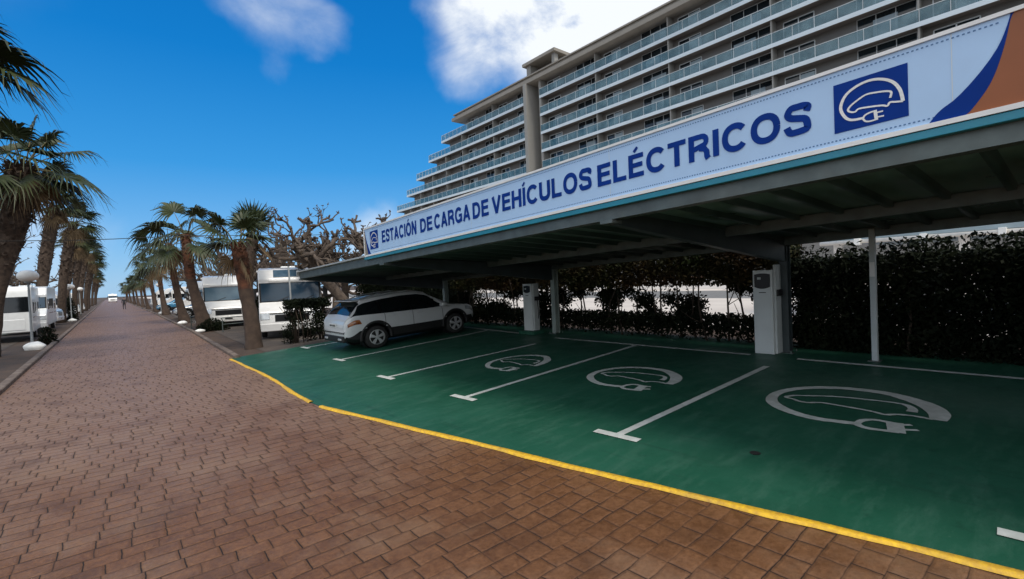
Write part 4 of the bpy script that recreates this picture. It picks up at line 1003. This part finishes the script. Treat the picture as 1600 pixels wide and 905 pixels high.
def motorhome(name, label, cat, loc, rz, gel, screen, L_=6.6, h=2.85, w=2.3, skylight=True, group=None, cab=True):
    """front towards +x, y across"""
    t = thing(name, label, cat, loc, rz, group)
    if cab: prof = [(0, .42), (0, h-.12), (.12, h), (L_-1.5, h), (L_-.75, h-.08), (L_-.40, h-.5), (L_-.42, h-.62), (L_-.2, 1.40), (L_+.28, 1.12), (L_+.36, .95), (L_+.40, .46), (L_+.34, .28), (L_-.3, .25), (L_-.3, .42)]
    else: prof = [(0, .42), (0, h-.15), (.15, h), (L_-.25, h), (L_-.08, h-.35), (L_+.02, 1.2), (L_, .42)]
    mb = MB(); mb.prism(prof, -w/2, w/2); mb.build('body', gel, t, world=False, bevel=.07, seg=4)
    def face(name, pa, pb, y0, y1, m, off=.012, bev=.02, parent=t):
        """panel lying on the profile edge pa->pb"""
        a = Vector((pa[0], 0, pa[1])); b = Vector((pb[0], 0, pb[1])); d = (b-a).normalized(); n = Vector((-d.z, 0, d.x)); n = n if n.x > 0 else -n
        v = []
        for o_ in (-.01, off):
            for p in (a, b):
                for y in (y0, y1): v.append((p.x+n.x*o_, y, p.z+n.z*o_))
        m_ = MB(); m_.add(v, [(0, 1, 3, 2), (4, 6, 7, 5), (0, 4, 5, 1), (2, 3, 7, 6), (0, 2, 6, 4), (1, 5, 7, 3)]); return m_.build(name, m, parent, world=False, bevel=bev, seg=3)
    hw = w/2
    if cab:
        face('windscreen_surround', (L_-.42+.012, h-.645), (L_-.2-.0, 1.42), -hw+.03, hw-.03, M['blackgloss'], .006, .03)
        face('windscreen', (L_-.42+.015, h-.66), (L_-.2-.0, 1.46), -hw+.09, hw-.09, screen)
        for s_ in (-.45, .35):
            m_ = MB(); m_.tube([(L_-.17, s_*hw, 1.45), (L_-.22, s_*hw+.45, 1.62)], .012, 5); m_.build('wiper', M['rubber'], t, world=False)
        m_ = MB(); m_.box(L_+.345, L_+.40, -.80, .80, .985, 1.005); m_.build('bonnet_gap', M['rubber'], t, world=False)
        if skylight: face('skylight', (L_-.72, h-.12), (L_-.45, h-.42), -hw*.52, hw*.52, M['roofblue'])
        face('grille', (L_+.365, .93), (L_+.385, .66), -.62, .62, M['blackgloss'], .016)
        face('bumper', (L_+.385, .60), (L_+.36, .30), -hw+.03, hw-.03, gel, .05, .03)
        pl = face('number_plate', (L_+.43, .52), (L_+.425, .40), -.26, .26, M['plate'], .012, .004)
        face('plate_characters', (L_+.445, .50), (L_+.441, .42), -.19, .17, M['ink'], .0, .0, pl)
        for s in (-1, 1):
            face('headlight', (L_+.33, 1.02), (L_+.375, .76), s*(hw-.20)-.17, s*(hw-.20)+.17, M['head'], .02, .04)
            m_ = MB(); m_.box(L_-.42, L_-.30, s*(hw+.16)-.09, s*(hw+.16)+.09, 1.55, 2.0); m_.tube([(L_-.4, s*hw, 1.95), (L_-.36, s*(hw+.14), 1.98)], .02, 6); m_.build('wing_mirror', M['plastic'], t, world=False, bevel=.02)
        m_ = MB(); m_.box(L_-.36, L_-.30, -.8, .8, h-.60, h-.52); m_.build('brow_light', gel, t, world=False, bevel=.02)
    else:
        face('front_window', (L_-.045, h-.50), (L_+.012, 1.40), -hw+.06, hw-.06, M['glassdark'])
        face('front_locker', (L_+.018, 1.05), (L_+.004, .55), -hw+.25, hw-.25, gel, .02)
        m_ = MB(); m_.tube([(L_, -.35, .42), (L_+1.1, 0, .42)], .035, 6); m_.tube([(L_, .35, .42), (L_+1.1, 0, .42)], .035, 6); m_.tube([(L_+.95, 0, .0), (L_+.95, 0, .55)], .03, 6); m_.build('drawbar', M['steel'], t, world=False)
    for s in (-1, 1):
        for a, b, c, d in ((.7, 1.7, 1.3, 1.85), (2.6, 3.5, 1.35, 1.85)) + (((4.1, 4.8, 1.4, 1.9), (L_-1.25, L_-.55, 1.35, 1.95)) if cab else ((4.2, 4.9, 1.3, 1.85),)):
            m_ = MB(); m_.box(a, b, s*hw-.012, s*hw+.012, c, d); sw = m_.build('side_window', M['glassdark'], t, world=False, bevel=.05, seg=3)
        m_ = MB(); m_.box(.4, L_-1.3 if cab else L_-.4, s*hw-.007, s*hw+.007, 1.08, 1.14); m_.build('side_stripe', M['roofblue'], t, world=False)
        m_ = MB(); m_.box(1.85, 2.45, s*hw-.008, s*hw+.008, .55, 2.2); m_.build('habitation_door', gel, t, world=False, bevel=.03)
        m_ = MB(); m_.box(.1, L_-.6 if cab else L_-.1, s*hw-.006, s*hw+.006, .42, .60); m_.build('skirt_panel', M['chgrey'], t, world=False, bevel=.01)
        for x in ((1.3, L_-.55) if cab else (2.6,)): wheel(t, x, s*(hw-.14), .33, .2, 5, M['alloy'], s)
    m_ = MB(); m_.box(1.6, 2.2, -.3, .3, h-.01, h+.12); m_.box(3.2, 3.8, -.3, .3, h-.01, h+.12); m_.build('roof_vent', M['gelgrey'], t, world=False, bevel=.03)
    m_ = MB(); m_.tube([(.3, -hw-.04, h-.12), (L_-2.2, -hw-.04, h-.12)], .06, 8); m_.build('awning', M['gelgrey'], t, world=False, smooth=True)
    return t
def place(fn, front, rz, L_, **kw):
    d = Vector((math.cos(rz), math.sin(rz), 0)); loc = Vector((front[0], front[1], 0))-d*(L_+.4); return fn(loc=(loc.x, loc.y, kw.pop('z', 0)), rz=rz, L_=L_, **kw)
RM = 'motorhomes parked right of the road'; LM = 'motorhomes and caravans left of the road'
place(motorhome, (5.55, 20.3), R(-104), 6.6, name='motorhome', label='white motorhome with a blue windscreen cover behind the clipped bush', cat='motorhome', gel=M['gel'], screen=M['screen'], h=2.85, w=2.35, group=RM)
place(motorhome, (4.95, 30.0), R(-98), 6.4, name='motorhome', label='white motorhome with a light blue windscreen between two palm trunks', cat='motorhome', gel=M['gel'], screen=M['screenlight'], h=2.85, w=2.3, skylight=False, group=RM)
place(motorhome, (5.9, 40.5), R(-95), 6.0, name='motorhome', label='pale motorhome behind the third right palm', cat='motorhome', gel=M['gelgrey'], screen=M['screenlight'], h=2.8, skylight=False, group=RM)
cv = place(motorhome, (-4.02, 31.8), R(-88), 5.6, name='caravan', label='pale grey caravan with a wide black front window at the left edge', cat='caravan', gel=M['gelgrey'], screen=M['screen'], h=2.62, w=2.4, cab=False, group=LM)
place(motorhome, (-3.95, 39.2), R(-90), 6.4, name='motorhome', label='grey white motorhome directly behind the first caravan', cat='motorhome', gel=M['gelgrey'], screen=M['screen'], h=2.75, w=2.2, skylight=False, group=LM)
place(motorhome, (-2.9, 50.6), R(-6), 6.0, name='motorhome', label='white motorhome nosing towards the road between the second and third left palms', cat='motorhome', gel=M['gel'], screen=M['screen'], h=2.7, w=2.2, group=LM, skylight=False)
src = place(motorhome, (-2.85, 57.0), R(0), 6.0, name='motorhome', label='white motorhome nosing towards the road behind the second left lamp', cat='motorhome', gel=M['gel'], screen=M['screen'], h=2.75, w=2.2, group=LM, skylight=False)
for i, (fx, fy, rz, lab, grp) in enumerate((( -2.75, 62.5, -8, 'second white motorhome nosing towards the road on the left', LM), (-2.75, 69, 3, 'third white motorhome nosing towards the road on the left', LM), (-2.75, 78, 0, 'fourth white motorhome nosing towards the road on the left', LM), (-2.75, 92, 0, 'last white motorhome down the left side', LM),
        (5.2, 58, 180, 'white motorhome just before the small blue car on the right', RM), (5.1, 74, 180, 'white motorhome beyond the small blue car on the right', RM), (5.1, 84, 180, 'sixth motorhome down the right side', RM), (5.2, 100, 180, 'seventh motorhome down the right side', RM), (.9, 205, -90, 'tiny white motorhome standing across the far end of the road', 'vehicles at the far end'))):
    c = copy_tree(src); r_ = R(rz); c.rotation_euler = (0, 0, r_); c.location = (fx-math.cos(r_)*6.4, fy-math.sin(r_)*6.4, 0); c['label'] = lab; c['group'] = grp

# ------------------------------------------------------------------ street furniture
def lamp(label, x, y):
    t = thing('street_lamp', label, 'street lamp', (x, y, -.02), 0, 'globe lamps beside the road')
    mb = MB(); mb.tube([(x, y, -.02), (x, y, .25), (x, y, .3), (x, y, 2.72)], [.07, .065, .042, .036], 12); mb.build('pole', M['lamppost'], t, smooth=True)
    mb = MB(); mb.lathe([(0, 2.62), (.12, 2.64), (.10, 2.72), (.06, 2.74)], n=20, c=(x, y, 0)); mb.build('collar', M['lamppost'], t, smooth=True)
    mb = MB(); mb.lathe([(0.001, 2.68)]+[(.335*math.sin(math.pi*i/14), 2.92-.235*math.cos(math.pi*i/14)) for i in range(1, 14)]+[(0.001, 3.14)], n=28, c=(x, y, 0)); mb.build('globe', M['lampwhite'], t, smooth=True)
    return t
l1 = lamp('nearest left street lamp with a white globe, in front of the caravan', -2.45, 27.2)
for i, (x, y, lab) in enumerate(((-2.5, 55, 'second street lamp on the left side of the road'), (-2.5, 72, 'third street lamp on the left side of the road'), (4.1, 62, 'street lamp on the right side among the far palms'))):
    c = copy_tree(l1); c.location = (x, y, -.02); c['label'] = lab
pp = thing('sign_pole', 'thin grey pole rising from the clipped bush in front of the motorhome', 'pole', (4.95, 18.1, 0))
mb = MB(); mb.tube([(4.95, 18.1, 0), (4.91, 18.1, 2.75)], .03, 8); mb.build('pole_shaft', M['lamppost'], pp, smooth=True)
mb = MB(); mb.lathe([(0, 2.80), (.034, 2.79), (.038, 2.74)], n=10, c=(4.91, 18.1, 0)); mb.build('pole_cap', M['plastic'], pp)
def rock(label, x, y, s, sz=(1.3, .8, .6)):
    bm = bmesh.new(); bmesh.ops.create_icosphere(bm, subdivisions=3, radius=s)
    for v in bm.verts:
        n_ = math.sin(v.co.x*17+x)*math.cos(v.co.y*13+y)*.10+math.sin(v.co.z*23)*.06
        v.co = Vector((v.co.x*sz[0], v.co.y*sz[1], max(v.co.z, -s*.5)*sz[2]))*(1+n_)
    me = bpy.data.meshes.new('painted_stone'); bm.to_mesh(me); bm.free(); me.materials.append(M['stone']); me.polygons.foreach_set('use_smooth', [True]*len(me.polygons))
    o = bpy.data.objects.new('painted_stone', me); col.objects.link(o); o.location = (x, y, terr(x, y)+s*.28-.02); o.rotation_euler = (0, 0, x*3)
    return tag(o, label, 'stone', 'whitewashed stones along the kerbs')
rock('whitewashed stone at the foot of the nearest left lamp', -2.35, 26.9, .28, (1.5, .9, .8)); rock('whitewashed stone at the foot of the second left lamp', -2.45, 54.6, .3)
rock('whitewashed stone beside the dark bush under the second right palm', 3.35, 28.0, .2); rock('whitewashed stone at the foot of the third right palm', 3.45, 36.5, .27)
rock('left one of two whitewashed stones below the blue car', 3.9, 58, .3); rock('right one of two whitewashed stones below the blue car', 4.5, 58.5, .3); 
def barrier(label, x, y, rz):
    t = thing('pipe_barrier', label, 'barrier', (x, y, 0), rz, 'bent pipe barriers')
    mb = MB(); w = .75; P = smooth_path([(-w, 0, -.02), (-w, 0, .55), (-w+.06, 0, .66), (w-.06, 0, .66), (w, 0, .55), (w, 0, -.02)], 4); mb.tube(P, .022, 8); mb.tube([(-w, 0, .35), (w, 0, .35)], .018, 6); mb.build('pipe_frame', M['steel'], t, world=False, smooth=True)
    for s in (-w, w):
        mb = MB(); mb.lathe([(.07, 0), (.07, .012), (.02, .02)], n=12, c=(s, 0, 0)); mb.build('foot_plate', M['steel'], t, world=False)
barrier('bent pipe barrier in front of the second motorhome', 4.9, 27.0, .1); barrier('bent pipe barrier beside the second right palm', 4.0, 31.5, .5)
mn = thing('menu_board', 'narrow white board with dark marks beside the second right palm', 'board', (3.65, 30.4, 0), R(-15))
mb = MB(); mb.box(-.20, .20, -.02, .02, .35, 1.5); bd = mb.build('board', M['signrim'], mn, world=False, bevel=.01)
mb = MB(); [mb.box(-.08, .08, -.024, -.0205, .5+.22*i, .6+.22*i) for i in range(4)]; mb.build('dark_marks', M['steel'], bd, world=False)
mb = MB(); mb.tube([(-.15, 0, 0), (-.15, 0, .36)], .015, 6); mb.tube([(.15, 0, 0), (.15, 0, .36)], .015, 6); mb.build('board_legs', M['steel'], mn, world=False)

def bush(label, cx, cy, sx, sy, h, n, seed, dense_top=False, m=M['leaf'], name='bush', sz=.05):
    t = thing(name, label, 'bush', (cx, cy, terr(cx, cy)-.03)); g = np.random.default_rng(seed)
    if dense_top:
        a = int(n*.45); P1 = np.c_[g.uniform(-sx, sx, a), g.uniform(-sy, sy, a), h*(.80+.2*g.random(a))]
        b = n-a; k = 36; c = np.c_[g.uniform(-sx, sx, k), g.uniform(-sy, sy, k), h*g.uniform(.1, .85, k)]; P2 = c[g.integers(0, k, b)]+g.normal(size=(b, 3))*np.array([.07, .07, .14])
        P = np.vstack([P1, P2]); P[:, 2] = np.clip(P[:, 2], .03, h)
    else:
        d = g.normal(size=(n, 3)); d /= np.linalg.norm(d, axis=1)[:, None]; r_ = g.random(n)**.35*(1+.12*np.sin(d[:, 0]*5+seed)*np.cos(d[:, 1]*6)); P = d*r_[:, None]*np.array([sx, sy, h]); P[:, 2] = np.abs(P[:, 2])
    V, F = leafcloud(P, sz, seed); npmesh('foliage', V, F, m, t)
    mb = MB()
    for i in range(16 if dense_top else 8):
        x, y = g.uniform(-sx*.9, sx*.9), g.uniform(-sy*.8, sy*.8)
        if not dense_top: x *= .3; y *= .3
        mb.tube([(x, y, -.02), (x+g.normal()*.05, y+g.normal()*.05, h*.5), (x+g.normal()*.12, y+g.normal()*.1, h*.85)], [.022, .016, .008], 5)
    mb.build('stems', M['stem'], t, world=False, smooth=True); return t
bush('clipped dark hedge bush with bare stems between motorhome and white car', 5.25, 17.35, .72, .33, 1.48, 5200, 51, True)
bush('low dark green bush round the foot of the second right palm', 3.95, 28.6, .75, .6, .62, 3500, 52, sz=.04)
bush('dark shrub in front of the second motorhome, right of the palm trunk', 5.9, 28.8, .45, .4, 1.9, 3000, 53)
bush('dark shrub under the left palms by the second lamp', -2.9, 58, .7, .7, 2.2, 3000, 54, sz=.07)
bush('low shrub behind the nearest left lamp', -2.15, 29.3, .35, .35, .8, 900, 55, sz=.05)
cb = thing('overhead_cable', 'thin dark cable stretched above the plane trees', 'cable', (8, 24, 4.4))
mb = MB(); mb.tube(smooth_path([(-30, 24, 4.2), (-5, 24, 4.0), (3, 24, 4.35), (8, 24, 4.5), (14, 24, 5.2)], 6), .014, 5); mb.build('cable_wire', M['rubber'], cb)

# ------------------------------------------------------------------ walker far down the road
def person(label, loc, rz):
    bm = bmesh.new()
    J = dict(pel=(0, 0, .95), sp=(0, .01, 1.15), ch=(0, 0, 1.36), nk=(0, .01, 1.50), hd=(0, .02, 1.62), ht=(0, .01, 1.73), ls=(-.18, 0, 1.42), le=(-.24, .03, 1.15), lw=(-.23, .10, .92), lh=(-.22, .13, .83), rs=(.18, 0, 1.42), re=(.24, -.05, 1.15), rw=(.24, .02, .91), rh=(.24, .05, .82),
             lp=(-.09, 0, .90), lk=(-.10, .10, .50), la=(-.10, .02, .09), lt=(-.10, .17, .04), rp=(.09, 0, .90), rk=(.10, .02, .50), ra=(.10, -.18, .12), rt_=(.10, -.04, .04))
    Rr = dict(pel=.135, sp=.125, ch=.145, nk=.055, hd=.085, ht=.07, ls=.07, le=.05, lw=.035, lh=.035, rs=.07, re=.05, rw=.035, rh=.035, lp=.095, lk=.062, la=.042, lt=.04, rp=.095, rk=.062, ra=.042, rt_=.04)
    ks = list(J); vs = {k: bm.verts.new(J[k]) for k in ks}
    for a, b in (('pel', 'sp'), ('sp', 'ch'), ('ch', 'nk'), ('nk', 'hd'), ('hd', 'ht'), ('ch', 'ls'), ('ls', 'le'), ('le', 'lw'), ('lw', 'lh'), ('ch', 'rs'), ('rs', 're'), ('re', 'rw'), ('rw', 'rh'), ('pel', 'lp'), ('lp', 'lk'), ('lk', 'la'), ('la', 'lt'), ('pel', 'rp'), ('rp', 'rk'), ('rk', 'ra'), ('ra', 'rt_')): bm.edges.new((vs[a], vs[b]))
    me = bpy.data.meshes.new('person'); bm.to_mesh(me); bm.free()
    o = bpy.data.objects.new('person', me); col.objects.link(o); sk = o.modifiers.new('s', 'SKIN'); o.modifiers.new('u', 'SUBSURF').render_levels = 1
    for i, k in enumerate(ks): me.skin_vertices[0].data[i].radius = (Rr[k], Rr[k]*(.8 if k in ('ch', 'sp', 'pel') else 1)); me.skin_vertices[0].data[i].use_root = (k == 'pel')
    dg = bpy.context.evaluated_depsgraph_get(); m2 = bpy.data.meshes.new_from_object(o.evaluated_get(dg)); bpy.data.objects.remove(o); bpy.data.meshes.remove(me)
    m2.materials.clear()
    for k in ('jacket', 'trouser', 'skin', 'hair'): m2.materials.append(M[k])
    for p in m2.polygons:
        z = p.center.z; x = abs(p.center.x)
        p.material_index = 3 if (z > 1.66 or (z > 1.58 and p.center.y < 0)) else 2 if (z > 1.47 and x < .12) or (z < .90 and x > .2) else 0 if z > .93 or x > .19 else 1
        p.use_smooth = True
    o = bpy.data.objects.new('person', m2); col.objects.link(o); o.location = loc; o.rotation_euler = (0, 0, rz)
    return tag(o, label, 'person')
person('person in dark clothes walking far down the road', (1.6, 88, .0), R(10))

# ------------------------------------------------------------------ sky and sun
SUN_AZ, SUN_EL = R(186), R(55)      # clockwise from +Y
w = bpy.data.worlds.new('World'); SC.world = w; w.use_nodes = True; N = w.node_tree.nodes; L = w.node_tree.links; N.clear()
out = N.new('ShaderNodeOutputWorld'); bg = N.new('ShaderNodeBackground'); bg.inputs['Strength'].default_value = .15; L.new(bg.outputs[0], out.inputs[0])
sky = N.new('ShaderNodeTexSky'); sky.sky_type = 'NISHITA'; sky.sun_disc = False; sky.sun_elevation = SUN_EL; sky.sun_rotation = SUN_AZ; sky.air_density = 1.0; sky.dust_density = .3; sky.ozone_density = 3.0
hs = N.new('ShaderNodeHueSaturation'); hs.inputs['Saturation'].default_value = 1.35; hs.inputs['Value'].default_value = 1.0; hs.inputs['Hue'].default_value = .488; L.new(sky.outputs[0], hs.inputs['Color'])
tc = N.new('ShaderNodeTexCoord')
sz = N.new('ShaderNodeSeparateXYZ'); L.new(tc.outputs['Generated'], sz.inputs[0])
cr = N.new('ShaderNodeValToRGB'); el = cr.color_ramp.elements; L.new(sz.outputs['Z'], cr.inputs['Fac'])
el[0].position = 0; el[0].color = (.30, .62, 1.0, 1); el[1].position = .62; el[1].color = (.0, .16, .60, 1)
for p_, c_ in ((.10, (.17, .50, .98, 1)), (.22, (.035, .36, .90, 1)), (.40, (.0, .235, .75, 1))):
    e_ = el.new(p_); e_.color = c_
gs = N.new('ShaderNodeVectorMath'); gs.operation = 'SCALE'; gs.inputs['Scale'].default_value = 5.6; L.new(cr.outputs['Color'], gs.inputs[0])
mk = N.new('ShaderNodeMix'); mk.data_type = 'RGBA'; mk.inputs[0].default_value = .85; L.new(hs.outputs[0], mk.inputs[6]); L.new(gs.outputs[0], mk.inputs[7]); skc = mk.outputs[2]
nz = N.new('ShaderNodeTexNoise'); nz.inputs['Scale'].default_value = 4.5; nz.inputs['Detail'].default_value = 10; nz.inputs['Roughness'].default_value = .6; nz.inputs['Distortion'].default_value = .3
mp = N.new('ShaderNodeMapping'); mp.inputs['Scale'].default_value = (1, 1, 1.6); L.new(tc.outputs['Generated'], mp.inputs['Vector']); L.new(mp.outputs[0], nz.inputs['Vector'])
nd = N.new('ShaderNodeTexNoise'); nd.inputs['Scale'].default_value = 6; nd.inputs['Detail'].default_value = 9; L.new(tc.outputs['Generated'], nd.inputs['Vector'])
sb = N.new('ShaderNodeVectorMath'); sb.operation = 'SUBTRACT'; sb.inputs[1].default_value = (.5, .5, .5); L.new(nd.outputs['Color'], sb.inputs[0])
sl = N.new('ShaderNodeVectorMath'); sl.operation = 'SCALE'; sl.inputs['Scale'].default_value = .16; L.new(sb.outputs[0], sl.inputs[0])
adv = N.new('ShaderNodeVectorMath'); L.new(tc.outputs['Generated'], adv.inputs[0]); L.new(sl.outputs[0], adv.inputs[1])
prev = None
for (px, py, rad, amt) in ((425, 5, .105, .42), (480, 30, .07, .38), (750, 40, .13, 1.15), (850, 20, .17, 1.5), (960, -10, .27, 1.6), (1150, -120, .4, 1.0), (1500, -250, .6, .9), (600, 370, .08, .5), (40, 400, .12, .35), (1250, 150, .5, .6), (3000, -2500, .9, .9), (-9000, -9000, .7, .9)):
    c = ray(px, py).normalized(); ds = N.new('ShaderNodeVectorMath'); ds.operation = 'DISTANCE'; L.new(adv.outputs[0], ds.inputs[0]); ds.inputs[1].default_value = c
    mr = N.new('ShaderNodeMapRange'); mr.interpolation_type = 'SMOOTHSTEP'; mr.inputs['From Min'].default_value = rad; mr.inputs['From Max'].default_value = rad*.35; mr.inputs['To Max'].default_value = amt; L.new(ds.outputs['Value'], mr.inputs['Value'])
    if prev is None: prev = mr.outputs[0]
    else:
        mm = N.new('ShaderNodeMath'); mm.operation = 'MAXIMUM'; L.new(prev, mm.inputs[0]); L.new(mr.outputs[0], mm.inputs[1]); prev = mm.outputs[0]
nr = N.new('ShaderNodeMapRange'); nr.inputs['From Min'].default_value = .34; nr.inputs['From Max'].default_value = .56; nr.inputs['To Min'].default_value = .32; L.new(nz.outputs['Fac'], nr.inputs['Value'])
ml = N.new('ShaderNodeMath'); ml.operation = 'MULTIPLY'; ml.use_clamp = True; L.new(prev, ml.inputs[0]); L.new(nr.outputs[0], ml.inputs[1])
mx = N.new('ShaderNodeMix'); mx.data_type = 'RGBA'; L.new(ml.outputs[0], mx.inputs[0]); L.new(skc, mx.inputs[6]); mx.inputs[7].default_value = (6.3, 6.6, 6.9, 1)
# unseen bright broken cloud, added behind the camera to whiten the fill light
sx = N.new('ShaderNodeVectorMath'); sx.operation = 'DOT_PRODUCT'; L.new(adv.outputs[0], sx.inputs[0]); sx.inputs[1].default_value = Vector((-.55, -.75, .35)).normalized()
m5 = N.new('ShaderNodeMapRange'); m5.interpolation_type = 'SMOOTHSTEP'; m5.inputs['From Min'].default_value = -.05; m5.inputs['From Max'].default_value = .45; L.new(sx.outputs['Value'], m5.inputs['Value'])
n5 = N.new('ShaderNodeMapRange'); n5.inputs['From Min'].default_value = .3; n5.inputs['From Max'].default_value = .5; n5.inputs['To Min'].default_value = .35; L.new(nz.outputs['Fac'], n5.inputs['Value'])
m6 = N.new('ShaderNodeMath'); m6.operation = 'MULTIPLY'; L.new(m5.outputs[0], m6.inputs[0]); L.new(n5.outputs[0], m6.inputs[1])
mx2 = N.new('ShaderNodeMix'); mx2.data_type = 'RGBA'; L.new(m6.outputs[0], mx2.inputs[0]); L.new(mx.outputs[2], mx2.inputs[6]); mx2.inputs[7].default_value = (8.0, 8.3, 8.6, 1)
L.new(mx2.outputs[2], bg.inputs['Color'])
sd = bpy.data.lights.new('sun', 'SUN'); sd.energy = 2.3; sd.angle = R(18); sd.color = (1, .92, .80)
so = bpy.data.objects.new('sun', sd); col.objects.link(so)
dv = Vector((math.sin(SUN_AZ)*math.cos(SUN_EL), math.cos(SUN_AZ)*math.cos(SUN_EL), math.sin(SUN_EL)))
so.rotation_euler = dv.to_track_quat('Z', 'Y').to_euler()
vs = SC.view_settings; vs.view_transform = 'Standard'; vs.look = 'None'; vs.gamma = 1; vs.exposure = 0; vs.use_curve_mapping = False
SC.cycles.max_bounces = 6; SC.cycles.use_denoising = True; SC.cycles.caustics_reflective = False; SC.cycles.caustics_refractive = False
